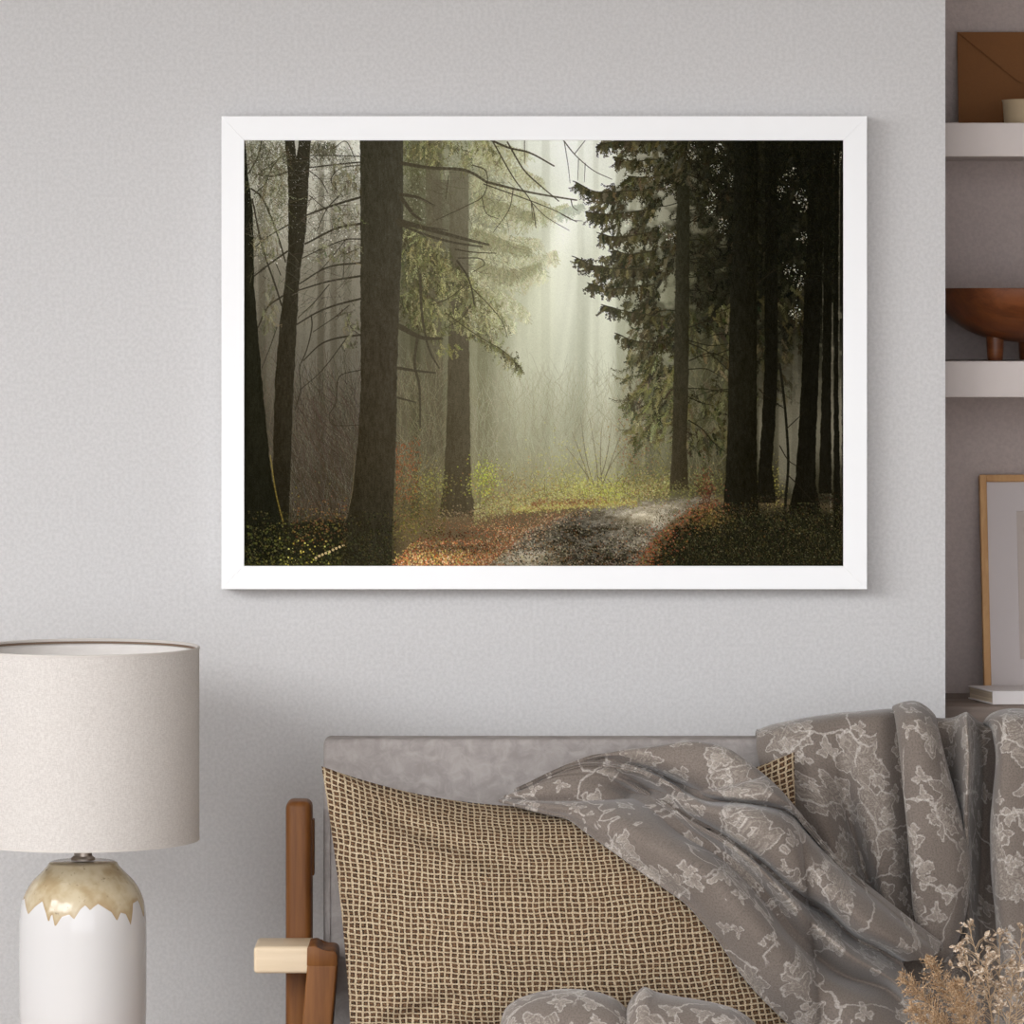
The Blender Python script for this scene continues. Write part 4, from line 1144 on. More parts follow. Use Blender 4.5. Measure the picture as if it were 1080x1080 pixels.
M['walnut'] = wood('side_table_wood', rgb(168, 120, 78), rgb(124, 82, 50), 'X', 1.0)
tb = thing('side_table', 'round wooden side table under the white ceramic lamp', 'side table', (lx, ly, 0))
bm = bmesh.new(); add_lathe(bm, [(0, ZT - .025), (.20, ZT - .025), (.207, ZT - .018), (.207, ZT - .004), (.203, ZT), (0, ZT)], 64, (lx, ly)); bm_obj('tabletop', bm, M['walnut'], tb)
for k in range(3):
    a = 2 * PI * k / 3 + .6
    bm = bmesh.new(); add_tube(bm, [(lx + .11 * math.cos(a), ly + .11 * math.sin(a), ZT - .02), (lx + .17 * math.cos(a), ly + .17 * math.sin(a), .001)], [.016, .010], 16); bm_obj('leg', bm, M['walnut'], tb)

# ------------------------------------------------------------------ sofa
M['sofa_wood'] = wood('sofa_oak', rgb(132, 84, 38), rgb(90, 50, 18), 'Z', 1.6, 0.48)
M['sofa_wood_x'] = wood('sofa_oak_end', rgb(226, 206, 178), rgb(208, 186, 154), 'X', 1.2, 0.42)
g = G('sofa_fabric', .9, .1)
c_ = g.coord()
mot = g.noise(c_, 38, 4, .65, .6); fin = g.noise(c_, 500, 2)
g.color(g.mix(g.step(mot, .3, .72), rgb(146, 139, 135), rgb(168, 161, 157)))
g.normal(g.bump(g.math('ADD', mot, g.math('MULTIPLY', fin, .4)), .25, .003))
M['sofa_fabric'] = g.m
SX0, SX1 = XZ(341, 0, -.32)[0], 1.35
sofa = thing('sofa', 'grey upholstered sofa with oak arm frame against the wall', 'sofa', (0.45, -0.5, 0))
ZS = XZ(0, 779, -.31)[1]
Z_SEAT = 0.40
def soft_box(lo, hi, r, puff=0.0, ny=20):
    """rounded cushion"""
    bm = bmesh.new()
    add_box(bm, lo, hi, r, 5)
    return bm
bm = soft_box((SX0, -.32, Z_SEAT - .08), (SX1, -.25, ZS), .010)
back_c = bm_obj('back_cushion', bm, M['sofa_fabric'], sofa)
bm = bmesh.new()
for xx in (SX0 + .010,):
    add_tube(bm, [(xx, -.3205, Z_SEAT), (xx, -.3205, ZS - .06)], .0022, 6)
bm_obj('piping', bm, M['sofa_fabric'], back_c)
bm = soft_box((SX0 - .02, -.98, Z_SEAT - .14), (SX1 + .02, -.30, Z_SEAT), .035); bm_obj('seat_cushion', bm, M['sofa_fabric'], sofa)
bm = bmesh.new(); add_box(bm, (SX0 - .05, -.97, .20), (SX1 + .05, -.10, .26), .008); bm_obj('seat_frame', bm, M['sofa_wood_x'], sofa)

yp = -.36
def sofa_side(mirror):
    f = (lambda v: Vector((SX0 + SX1 - v.x, v.y, v.z))) if mirror else (lambda v: v)
    # back post
    def box(name, lo, hi, bev, mat, parent, taper=None):
        bm = bmesh.new(); add_box(bm, lo, hi, bev, 4)
        if taper:
            zmin, dx = taper
            for v in bm.verts:
                k = (hi[2] - v.co.z) / (hi[2] - lo[2])
                v.co.x += dx * k
        for v in bm.verts: v.co = f(v.co)
        return bm_obj(name, bm, mat, parent)
    a = P(301, 845.5, yp); b = P(328.5, 1027, yp)
    post = box('back_post', (a.x, yp, 0.0), (b.x, yp + .065, a.z), .012, M['sofa_wood'], sofa)
    s1, s2 = P(326, 864, yp + .03), P(331.6, 923, yp + .03)
    box('back_rail', (s1.x, yp + .022, s2.z), (s2.x, yp + .05, s1.z), .002, M['sofa_wood'], sofa)
    ya = -.47
    a = P(267.5, 998.5, ya); b = P(330, 1027, ya)
    box('arm_rail', (a.x, ya, b.z), (b.x, ya + .11, a.z), .006, M['sofa_wood_x'], sofa)
    ya2 = -.476
    a = P(323.5, 1000, ya2); b = P(355.5, 1017, ya2)
    bm = bmesh.new()
    # stepped cap of the front post
    c1 = P(334, 998, ya2); c2 = P(339, 1003, ya2); c3 = P(355.5, 1004, ya2); c4 = P(356, 1019, ya2); c5 = P(323.5, 1019, ya2); c6 = P(324, 999, ya2)
    poly = [c6, P(331, 997.6, ya2), c1, P(336.5, 1001, ya2), c2, P(350, 1002.6, ya2), P(354, 1004, ya2), P(355.8, 1008, ya2), c4, c5]
    n = len(poly)
    fv = [bm.verts.new(f(p)) for p in poly]; bv = [bm.verts.new(f(p + Vector((0, .10, 0)))) for p in poly]
    bm.faces.new(fv); bm.faces.new(bv[::-1])
    for i in range(n): bm.faces.new([fv[i], bv[i], bv[(i + 1) % n], fv[(i + 1) % n]])
    bmesh.ops.bevel(bm, geom=list(bm.edges), offset=.002, segments=2, profile=.5, affect='EDGES')
    bm_obj('post_cap', bm, M['sofa_wood'], sofa)
    top = P(0, 1017.5, ya2).z
    xa, xb = P(324, 0, ya2).x, P(356, 0, ya2).x
    box('front_post', (xa, ya2, 0.0), (xb, ya2 + .07, top), .004, M['sofa_wood'], sofa, taper=(0, -.045))
sofa_side(False)
sofa_side(True)
# ------------------------------------------------------------------ woven pillow
g = G('basket_weave', .85, .15)
uvn = g.n('ShaderNodeUVMap'); uv = uvn.outputs[0]
wob = g.vmath('SUBTRACT', g.noise(uv, 0.22, 2, .5, 0, 'Color'), (.5, .5, .5))
uvw = g.vmath('ADD', uv, g.vmath('SCALE', wob, None, 1.1))
wob2 = g.vmath('SUBTRACT', g.noise(uv, 1.4, 1, .5, 0, 'Color'), (.5, .5, .5))
uvw = g.vmath('ADD', uvw, g.vmath('SCALE', wob2, None, .22))
su = g.sep(uvw)
fu, fv = g.math('FRACT', su[0]), g.math('FRACT', su[1])
au = g.math('ABSOLUTE', g.math('SUBTRACT', fu, .5))
av = g.math('ABSOLUTE', g.math('SUBTRACT', fv, .5))
cell = g.comb(g.math('FLOOR', su[0]), g.math('FLOOR', su[1]), 0.0)
wn = g.n('ShaderNodeTexWhiteNoise'); wn.noise_dimensions = '2D'; g.l(cell, wn.inputs['Vector'])
rnd = wn.outputs['Value']
yu = g.step(au, .31, .40)            # pale warp threads stand at the cell borders
yv = g.step(av, .30, .39)
yarn = g.math('MAXIMUM', yu, yv)
# dark cross of thicker threads inside each cell
iu = g.step(au, .10, .02); iv = g.step(av, .10, .02)
fib = g.noise(uvw, 7.0, 2, .6)
tone = g.noise(uv, .55, 3, .6)
pale = g.mix(g.step(fib, .3, .7), rgb(156, 132, 100), rgb(220, 203, 174))
pale = g.mix(g.math('MULTIPLY', g.step(tone, .45, .75), .35), pale, rgb(166, 132, 100))
hole = g.mix(g.math('MULTIPLY', rnd, .8), rgb(28, 20, 15), rgb(76, 54, 40))
rag = g.noise(uvw, 3.4, 3, .7)
hole = g.mix(g.math('MULTIPLY', g.step(rag, .46, .62), .85), hole, rgb(122, 90, 64))
hole = g.mix(g.math('MULTIPLY', g.math('MAXIMUM', iu, iv), .30), hole, rgb(150, 116, 84))
g.color(g.mix(yarn, hole, pale))
hh = g.math('ADD', g.math('MULTIPLY', yarn, 1.0), g.math('ADD', g.math('MULTIPLY', fib, .35), g.math('MULTIPLY', rag, .6)))
g.normal(g.bump(hh, .75, .004))
M['weave'] = g.m

PC = dict(TL=(339, 808), TR=(838, 793), BL=(371, 1116), BR=(868, 1112))
NU, NV = 72, 52
def pillow_uv(a, b):
    """picture position of pillow parameter a (left-right) b (bottom-top) in -1..1"""
    s, t = (a + 1) / 2, (b + 1) / 2
    x = (1 - t) * ((1 - s) * PC['BL'][0] + s * PC['BR'][0]) + t * ((1 - s) * PC['TL'][0] + s * PC['TR'][0])
    y = (1 - t) * ((1 - s) * PC['BL'][1] + s * PC['BR'][1]) + t * ((1 - s) * PC['TL'][1] + s * PC['TR'][1])
    wt = max(0, b) ** 1.5
    y += 50 * wt * (1 - abs(a) ** 2.0)                      # the top edge sags between its corners
    y -= 16 * max(0, -b) ** 1.5 * (1 - a * a)
    x += 5 * max(0, -a) ** 2 * (1 - b * b) - 8 * max(0, a) ** 2 * (1 - b * b)
    return x, y
def pillow_thick(a, b):
    f = max(0.0, (1 - abs(a) ** 2.2) * (1 - abs(b) ** 2.2))
    return .140 * f ** .52
def pillow_mid(b):
    return -.53 - .095 * (-b)  if False else (-.53 + .095 * b)
def pillow_inside(px, py):
    t = (1114 - py) / 318.0
    xl, xr = PC['BL'][0] + (PC['TL'][0] - PC['BL'][0]) * t, PC['BR'][0] + (PC['TR'][0] - PC['BR'][0]) * t
    a = 2 * (px - xl) / (xr - xl) - 1
    return abs(a) <= 1.0 and t >= 0 and py > 812 + 46 * (1 - a * a) - 14 * a - 30
def pillow_front(px, py):
    """depth of the pillow front near a picture position"""
    t = min(1, max(0, (1112 - py) / 305.0))
    b = 2 * t - 1
    xl, xr = PC['BL'][0] + (PC['TL'][0] - PC['BL'][0]) * t, PC['BR'][0] + (PC['TR'][0] - PC['BR'][0]) * t
    a = 2 * (px - xl) / (xr - xl) - 1
    # undo the sag of the top edge
    b = min(1, b + .33 * max(0, b) * (1 - min(1, abs(a)) ** 2))
    a = max(-1, min(1, a))
    return pillow_mid(b) - pillow_thick(a, b)
na, nb_ = 150, 110
def pillow_side(sign):
    vs, uvs = [], []
    for j in range(nb_ + 1):
        for i in range(na + 1):
            a = math.sin((i / na - .5) * PI * .97) / math.sin(.5 * PI * .97)
            b = math.sin((j / nb_ - .5) * PI * .97) / math.sin(.5 * PI * .97)
            px, py = pillow_uv(a, b)
            th = pillow_thick(a, b)
            # gathers and creases near the seams and corners
            e = (abs(a) ** 5) * (1 - abs(b) ** 8)
            wr = .011 * e * math.sin(b * 15 + 2 * math.sin(b * 5)) * (1 - abs(a) ** 20)
            e2 = (abs(b) ** 5) * (1 - abs(a) ** 8)
            wr += .010 * e2 * math.sin(a * 13 + 1.5 * math.sin(a * 7)) * (1 - abs(b) ** 20)
            # soft diagonal folds running from the top left corner and above the bottom left one
            da = math.exp(-(((a + .62) * .8 + (b - .66) * 1.0) / .10) ** 2) * math.exp(-((a + .55) / .35) ** 2)
            wr -= .018 * da * (1 - b ** 6)
            db = math.exp(-(((a + .80) * .5 - (b + .78)) / .07) ** 2) * math.exp(-((a + .75) / .22) ** 2)
            wr -= .016 * db * (1 - abs(b) ** 10) * (1 - abs(a) ** 10)
            dc = math.exp(-(((a + .78) * .6 + (b + .30)) / .10) ** 2) * math.exp(-((a + .8) / .22) ** 2)
            wr -= .013 * dc * (1 - abs(a) ** 10)
            wr += .006 * mnoise.noise(Vector((a * 3, b * 2.2, sign))) * min(1, th / .05)
            y = pillow_mid(b) + sign * (th + (wr if sign < 0 else 0) * (1 if th > .0 else 0))
            vs.append(P(px, py, y))
            uvs.append(((a + 1) / 2 * NU + 1.5 * b * math.sin(a * 2), (b + 1) / 2 * NV + 3.0 * math.cos(a * 1.7)))
    fs = []
    for j in range(nb_):
        for i in range(na):
            k = j * (na + 1) + i
            q = (k, k + 1, k + na + 2, k + na + 1)
            fs.append(q if sign < 0 else q[::-1])
    return vs, fs, uvs
v1, f1, u1 = pillow_side(-1)
v2, f2, u2 = pillow_side(1)
skin = {}                                   # nearest front depth of the pillow per 6 px cell
for v_ in v1:
    q_ = F_PX / (v_.y + CAM_D)
    k_ = (int((540 + v_.x * q_) // 6), int((HOR + (CAM_Z - v_.z) * q_) // 6))
    skin[k_] = min(skin.get(k_, 9), v_.y)
SKN = np.full((80, 110), -.41)              # rows from 720 px, columns from 300 px
for (i_, j_), y_ in skin.items():
    if 0 <= j_ - 120 < 80 and 0 <= i_ - 50 < 110:
        SKN[j_ - 120, i_ - 50] = min(y_, -.41)
pad_ = np.pad(SKN, 1, mode='edge')
SKN = np.min([pad_[a:a + 80, b:b + 110] for a in range(3) for b in range(3)], axis=0)
for _ in range(3):
    pad_ = np.pad(SKN, 1, mode='edge')
    SKN = np.mean([pad_[a:a + 80, b:b + 110] for a in range(3) for b in range(3)], axis=0)
def pillow_skin(px, py):
    u, v = min(108, max(0, px / 6 - 50.5)), min(78, max(0, py / 6 - 120.5))
    i, j = int(u), int(v)
    a, b = u - i, v - j
    return (SKN[j, i] * (1 - a) + SKN[j, i + 1] * a) * (1 - b) + (SKN[j + 1, i] * (1 - a) + SKN[j + 1, i + 1] * a) * b
off = len(v1)
pillow = mesh_obj('pillow', v1 + v2, f1 + [tuple(i + off for i in f) for f in f2], M['weave'], None, True, u1 + u2)
tag(pillow, 'woven brown basket weave pillow half covered by the grey floral blanket', 'pillow')
bm = bmesh.new(); bm.from_mesh(pillow.data); bmesh.ops.remove_doubles(bm, verts=bm.verts, dist=.0004); bm.to_mesh(pillow.data); bm.free()

# ------------------------------------------------------------------ floral blanket
g = G('floral_cloth', .88, .2)
uv = g.n('ShaderNodeUVMap').outputs[0]
def distort(scale, amt, detail=2):
    w = g.vmath('SUBTRACT', g.noise(uv, scale, detail, .55, 0, 'Color'), (.5, .5, .5))
    return g.vmath('ADD', uv, g.vmath('SCALE', w, None, amt))
def voro(vec, scale, feature='F1', rand=1.0):
    v = g.n('ShaderNodeTexVoronoi'); v.voronoi_dimensions = '2D'; v.feature = feature
    g.l(vec, v.inputs['Vector']); v.inputs['Scale'].default_value = scale; v.inputs['Randomness'].default_value = rand
    return v
def flowers(scale, d_scale, d_amt, r0, r1, lobes, lob_amp, keep):
    vec = distort(d_scale, d_amt, 3)
    v = voro(vec, scale)
    pos, colr = v.outputs['Position'], v.outputs['Color']
    rn = g.sep(colr)
    dv = g.vmath('SCALE', g.vmath('SUBTRACT', vec, pos), None, scale)
    s = g.sep(dv)
    ang = g.math('ARCTAN2', s[1], s[0])
    d = v.outputs['Distance']
    ph = g.math('MULTIPLY', rn[1], 6.28)
    lob = g.math('MULTIPLY', g.math('SINE', g.math('MULTIPLY_ADD', ang, float(lobes), ph)), lob_amp)
    lob2 = g.math('MULTIPLY', g.math('SINE', g.math('MULTIPLY_ADD', ang, float(lobes * 2 + 1), ph)), lob_amp * .5)
    R = g.math('ADD', g.math('MULTIPLY_ADD', rn[0], r1, r0), g.math('ADD', lob, lob2))
    e = g.math('SUBTRACT', R, d)
    on = g.math('LESS_THAN', rn[2], keep)
    return e, on, d
e1, on1, d1 = flowers(11.0, 46, .024, .27, .16, 5, .08, .86)
in1 = g.math('MULTIPLY', g.step(e1, -.01, .01), on1)
ol1 = g.math('MULTIPLY', g.step(g.math('ABSOLUTE', e1), .030, .010), on1)
# rows of petals inside the bigger flowers
pet = g.math('SINE', g.math('MULTIPLY', g.noise(distort(20, .03), 34, 2, .6, 1.2), 40.0))
in1_tex = g.step(pet, -.2, .9)
e2, on2, d2 = flowers(23.0, 60, .014, .15, .17, 3, .11, .66)
in2 = g.math('MULTIPLY', g.step(e2, -.02, .02), on2)
ol2 = g.math('MULTIPLY', g.step(g.math('ABSOLUTE', e2), .06, .02), on2)
ve = voro(distort(20, .05, 3), 9.0, 'DISTANCE_TO_EDGE')
vine = g.math('MULTIPLY', g.step(ve.outputs['Distance'], .024, .010), g.step(g.noise(uv, 9, 1), .42, .52))
blot = g.noise(uv, 60, 4, .65)
grain = g.noise(uv, 330, 3, .8)
base = g.mix(g.noise(uv, 6, 2), rgb(117, 106, 97), rgb(134, 123, 114))
LIGHT, BRIGHT = rgb(172, 162, 151), rgb(210, 202, 193)
c = g.mix(g.math('MULTIPLY', in1, g.math('MULTIPLY_ADD', in1_tex, .45, .18)), base, LIGHT)
c = g.mix(g.math('MULTIPLY', in2, g.math('MULTIPLY_ADD', g.step(blot, .35, .65), .5, .35)), c, LIGHT)
c = g.mix(g.math('MULTIPLY', vine, .55), c, BRIGHT)
c = g.mix(g.math('MULTIPLY', ol1, .52), c, BRIGHT)
c = g.mix(g.math('MULTIPLY', ol2, .50), c, BRIGHT)
c = g.mix(g.step(grain, .34, .60), g.mix(.46, c, rgb(72, 64, 60)), c)
g.color(c)
hb = g.math('ADD', grain, g.math('MULTIPLY', g.math('MAXIMUM', ol1, g.math('MAXIMUM', ol2, vine)), .8))
g.normal(g.bump(hb, .25, .0012))
try:
    g.b.inputs['Sheen Weight'].default_value = .25
    g.b.inputs['Sheen Roughness'].default_value = .5
except Exception:
    pass
M['floral'] = g.m

def loft(guides, nu, nv):
    """guides: list of equally long lists of (x, y, depth) rows; smooth surface through all of them"""
    A = np.asarray(guides, dtype=float)                      # (k, m, 3)
    rows = np.stack([uni_spline(A[k], nu) for k in range(A.shape[0])])      # (k, nu, 3)
    out = np.stack([uni_spline(rows[:, i], nv) for i in range(nu)])          # (nu, nv, 3)
    return out
def uni_spline(p, n):
    m = len(p)
    q = np.linspace(0, m - 1, n)
    t = np.gradient(p, axis=0)
    # flatten overshoot at sharp creases a little
    t = t * .92
    k = np.clip(q.astype(int), 0, m - 2)
    s = (q - k)[:, None]
    return ((2 * s**3 - 3 * s**2 + 1) * p[k] + (s**3 - 2 * s**2 + s) * t[k] + (-2 * s**3 + 3 * s**2) * p[k + 1] + (s**3 - s**2) * t[k + 1])
def flat_uv(W, k=4):
    """lay the folded sheet out flat so the printed pattern keeps its scale"""
    nu, nv = W.shape[:2]
    iu = np.unique(np.append(np.arange(0, nu, k), nu - 1)); iv = np.unique(np.append(np.arange(0, nv, k), nv - 1))
    C = W[np.ix_(iu, iv)]
    a, b = len(iu), len(iv)
    fs = [(i * b + j, i * b + j + 1, (i + 1) * b + j + 1, (i + 1) * b + j) for i in range(a - 1) for j in range(b - 1)]
    # relax edge lengths: springs towards the true distances, started from the straight-on view
    p = np.stack([C[..., 0] + .3 * C[..., 1], C[..., 2] - .3 * C[..., 1]], -1)
    spr = []
    for (di, dj) in ((0, 1), (1, 0), (1, 1), (1, -1), (0, 4), (4, 0), (3, 3), (3, -3)):
        i0 = slice(0, a - di); i1 = slice(di, a)
        j0, j1 = (slice(0, b - dj), slice(dj, b)) if dj >= 0 else (slice(-dj, b), slice(0, b + dj))
        if di < 2 and abs(dj) < 2:
            L = np.sqrt(((C[i1, j1] - C[i0, j0]) ** 2).sum(-1))
            spr.append((i0, j0, i1, j1, L))
    for it in range(700):
        acc = np.zeros_like(p); cnt = np.zeros(p.shape[:2] + (1,))
        for i0, j0, i1, j1, L in spr:
            d = p[i1, j1] - p[i0, j0]
            ln = np.sqrt((d ** 2).sum(-1)) + 1e-9
            f = ((ln - L) / ln * .5)[..., None] * d
            acc[i0, j0] += f; acc[i1, j1] -= f
            cnt[i0, j0] += 1; cnt[i1, j1] += 1
        p = p + acc / np.maximum(cnt, 1) * 1.2
    # back to the fine grid
    f1 = np.stack([np.stack([np.interp(np.arange(nv), iv, p[i, :, c]) for c in (0, 1)], -1) for i in range(a)])
    return np.stack([np.stack([np.interp(np.arange(nu), iu, f1[:, j, c]) for c in (0, 1)], -1) for j in range(nv)], 1).reshape(-1, 2)
def cloth(name, guides, nu, nv, parent, uv_off=(0, 0), wr=.0035, rel=False, th=.005, wscale=9.0):
    S = loft(guides, nu, nv)
    W = np.zeros_like(S)
    for i in range(nu):
        for j in range(nv):
            px, py, d = S[i, j]
            y = (pillow_front(px, py) - (max(d, .024) if pillow_inside(px, py) else d)) if rel else d
            n_ = mnoise.noise(Vector((px / 100 * wscale * .15, py / 100 * wscale * .15, 3.1 + uv_off[0]))) + .5 * mnoise.noise(Vector((px / 100 * wscale * .4, py / 100 * wscale * .4, 7.7)))
            y = y - wr * n_
            if rel:
                y = min(y, pillow_skin(px, py) - .010)
            if not rel and -.338 < y < -.24 and CAM_Z - (py - HOR) * (y + CAM_D) / F_PX < ZS + .004:
                y = -.338                                       # lies against the backrest, never inside it
            W[i, j] = P(px, py, y)
    du = np.sqrt((np.diff(W, axis=0) ** 2).sum(-1)); dv = np.sqrt((np.diff(W, axis=1) ** 2).sum(-1))
    mid = nv // 2
    U = np.concatenate([[0], np.cumsum(du.mean(1))])[:, None] * np.ones((1, nv))
    Vv = np.concatenate([np.zeros((nu, 1)), np.cumsum(dv, axis=1)], axis=1)
    Vv = Vv - Vv[:, mid:mid + 1]
    uvs = np.stack([U + uv_off[0], Vv + uv_off[1]], -1).reshape(-1, 2)
    if rel:                                                     # fanned cloth: flat mapping keeps the pattern even
        uvs = flat_uv(W) + np.array(uv_off)
    fs = []
    for i in range(nu - 1):
        for j in range(nv - 1):
            k = i * nv + j
            fs.append((k, k + 1, k + nv + 1, k + nv))
    o = mesh_obj(name, W.reshape(-1, 3), fs, M['floral'], parent, True, uvs)
    # make normals face the room
    bm = bmesh.new(); bm.from_mesh(o.data); bm.normal_update()
    if sum(f.normal.y * f.calc_area() for f in bm.faces) > 0:
        bmesh.ops.reverse_faces(bm, faces=bm.faces)
    bm.to_mesh(o.data); bm.free()
    sm = o.modifiers.new('thickness', 'SOLIDIFY'); sm.thickness = th; sm.offset = -1
    return o

blanket = thing('floral_blanket', 'grey floral blanket thrown over the sofa back and the woven pillow', 'blanket', (.35, -.45, Z_SEAT))

def vg(xs, ys, ds):
    return [tuple(t) for t in zip(xs, ys, ds)]
# sheet hanging over the sofa back
rows_y = [0, 0, 0, 800, 835, 870, 910, 955, 1010, 1060, 1115]
def sheet_col(xt, yt, xs, ds, back=-.17):
    ys = [yt + 16, yt + 2, yt + 5, 797, 835, 870, 910, 955, 1010, 1055, 1098]
    xx = [xt, xt, xt + 1] + xs
    dd = [back, -.225] + [min(-.335, q) for q in ds]
    return vg(xx, ys, dd)
L1 = [
    sheet_col(803, 771, [802, 813, 832, 850, 868, 890, 900, 910], [-.31, -.345, -.35, -.35, -.35, -.35, -.38, -.44, -.50]),
    sheet_col(797, 770, [800, 812, 830, 850, 870, 892, 902, 912], [-.33, -.37, -.38, -.38, -.38, -.38, -.40, -.46, -.52]),
    sheet_col(815, 763, [822, 834, 848, 864, 882, 900, 912, 922], [-.36, -.40, -.41, -.41, -.40, -.40, -.42, -.47, -.53]),
    sheet_col(850, 756, [857, 864, 872, 884, 898, 912, 924, 934], [-.37, -.41, -.425, -.425, -.42, -.42, -.43, -.48, -.54]),
    sheet_col(872, 753, [877, 881, 889, 900, 914, 926, 936, 944], [-.37, -.405, -.40, -.385, -.385, -.39, -.42, -.47, -.53]),
    sheet_col(886, 751, [889, 892, 899, 910, 923, 934, 944, 952], [-.37, -.40, -.385, -.36, -.355, -.36, -.41, -.46, -.52]),
    sheet_col(904, 750, [907, 909, 914, 923, 934, 946, 956, 964], [-.38, -.415, -.42, -.415, -.42, -.42, -.43, -.48, -.54]),
    sheet_col(928, 748, [931, 935, 939, 944, 951, 962, 972, 980], [-.38, -.41, -.42, -.42, -.42, -.41, -.42, -.47, -.53]),
    sheet_col(948, 748, [952, 957, 961, 965, 970, 978, 988, 996], [-.36, -.385, -.385, -.385, -.385, -.385, -.40, -.46, -.52]),
    sheet_col(985, 756, [990, 996, 1000, 1003, 1005, 1004, 1008, 1014], [-.35, -.36, -.36, -.36, -.36, -.36, -.39, -.45, -.52]),
    sheet_col(1004, 756, [1006, 1009, 1011, 1013, 1014, 1014, 1018, 1024], [-.36, -.385, -.385, -.38, -.38, -.38, -.40, -.46, -.53]),
    sheet_col(1017, 751, [1021, 1020, 1019, 1020, 1021, 1022, 1028, 1034], [-.42, -.455, -.455, -.44, -.43, -.41, -.42, -.48, -.54]),
    sheet_col(1022, 752, [1027, 1028, 1026, 1026, 1026, 1028, 1036, 1042], [-.38, -.40, -.39, -.38, -.38, -.38, -.41, -.47, -.53]),
    sheet_col(1033, 760, [1036, 1039, 1038, 1036, 1034, 1036, 1044, 1050], [-.335, -.34, -.335, -.335, -.335, -.34, -.38, -.45, -.52]),
    sheet_col(1050, 762, [1052, 1052, 1050, 1050, 1050, 1052, 1058, 1064], [-.34, -.35, -.35, -.35, -.35, -.36, -.40, -.46, -.53]),
    sheet_col(1110, 760, [1110, 1112, 1112, 1112, 1112, 1112, 1112, 1112], [-.36, -.38, -.38, -.38, -.38, -.39, -.42, -.48, -.54]),
    sheet_col(1170, 760, [1170, 1172, 1172, 1172, 1172, 1172, 1172, 1172], [-.36, -.38, -.38, -.38, -.38, -.39, -.42, -.48, -.54]),
]
cloth('back_drape', L1, 110, 150, blanket, (0.0, .3), .004)

def strip(cols):
    return [vg(*zip(*c)) for c in cols]
F1 = [
    [(950, 768, -.22), (948, 754, -.34), (952, 770, -.37), (955, 800, -.375), (959, 840, -.38), (963, 880, -.39), (967, 920, -.40), (971, 960, -.40), (978, 988, -.40), (990, 1004, -.40), (994, 1006, -.37)],
    [(942, 762, -.22), (941, 746, -.34), (945, 765, -.425), (949, 800, -.445), (953, 840, -.455), (957, 880, -.46), (960, 920, -.465), (963, 960, -.465), (971, 990, -.46), (985, 1009, -.45), (990, 1010, -.38)],
    [(950, 755, -.22), (950, 741, -.34), (954, 758, -.45), (957, 800, -.47), (961, 840, -.475), (965, 880, -.48), (968, 920, -.485), (971, 960, -.485), (978, 992, -.48), (989, 1012, -.46), (993, 1014, -.38)],
    [(964, 755, -.22), (964, 739, -.34), (969, 757, -.455), (974, 800, -.475), (979, 840, -.48), (984, 880, -.485), (987, 920, -.485), (990, 960, -.485), (992, 992, -.48), (996, 1013, -.46), (998, 1015, -.38)],
    [(977, 760, -.22), (977, 745, -.34), (982, 763, -.44), (988, 800, -.46), (996, 840, -.47), (1004, 880, -.475), (1009, 920, -.475), (1008, 960, -.475), (1004, 990, -.47), (1001, 1011, -.455), (1002, 1012, -.38)],
    [(986, 766, -.22), (986, 754, -.33), (990, 770, -.41), (997, 800, -.425), (1007, 840, -.435), (1017, 880, -.44), (1023, 916, -.44), (1019, 960, -.44), (1011, 990, -.44), (1004, 1009, -.44), (1004, 1010, -.38)],
    [(986, 770, -.22), (987, 760, -.32), (991, 776, -.36), (998, 804, -.37), (1009, 840, -.375), (1019, 880, -.375), (1024, 916, -.375), (1020, 958, -.375), (1012, 987, -.38), (1005, 1004, -.39), (1004, 1005, -.37)],
]
cloth('fold', F1, 90, 60, blanket, (.9, 1.3), .003)
F3 = [
    [(1046, 776, -.22), (1042, 768, -.30), (1046, 772, -.37), (1050, 800, -.385), (1047, 835, -.385), (1044, 870, -.385), (1045, 920, -.385), (1049, 960, -.39), (1052, 1000, -.41), (1056, 1050, -.46), (1060, 1096, -.5)],
    [(1040, 770, -.22), (1037, 762, -.32), (1046, 763, -.42), (1052, 795, -.445), (1049, 835, -.45), (1046, 870, -.45), (1047, 920, -.45), (1051, 960, -.45), (1054, 1000, -.455), (1058, 1050, -.49), (1062, 1096, -.53)],
    [(1046, 762, -.22), (1046, 752, -.33), (1054, 759, -.45), (1058, 795, -.475), (1056, 835, -.485), (1054, 870, -.485), (1055, 920, -.485), (1058, 960, -.48), (1061, 1000, -.48), (1064, 1050, -.51), (1068, 1096, -.55)],
    [(1066, 760, -.22), (1066, 747, -.33), (1072, 758, -.46), (1075, 795, -.48), (1074, 835, -.49), (1074, 870, -.49), (1074, 920, -.49), (1075, 960, -.485), (1078, 1000, -.485), (1080, 1050, -.51), (1084, 1096, -.55)],
    [(1092, 762, -.22), (1092, 749, -.33), (1098, 760, -.45), (1100, 795, -.47), (1100, 835, -.475), (1100, 870, -.475), (1100, 920, -.47), (1100, 960, -.47), (1101, 1000, -.48), (1102, 1050, -.51), (1104, 1096, -.55)],
    [(1122, 764, -.22), (1122, 752, -.32), (1125, 764, -.40), (1126, 795, -.42), (1126, 835, -.42), (1126, 870, -.42), (1126, 920, -.42), (1126, 960, -.42), (1126, 1000, -.44), (1126, 1050, -.49), (1126, 1096, -.53)],
]
cloth('fold', F3, 90, 60, blanket, (1.7, 2.1), .003)

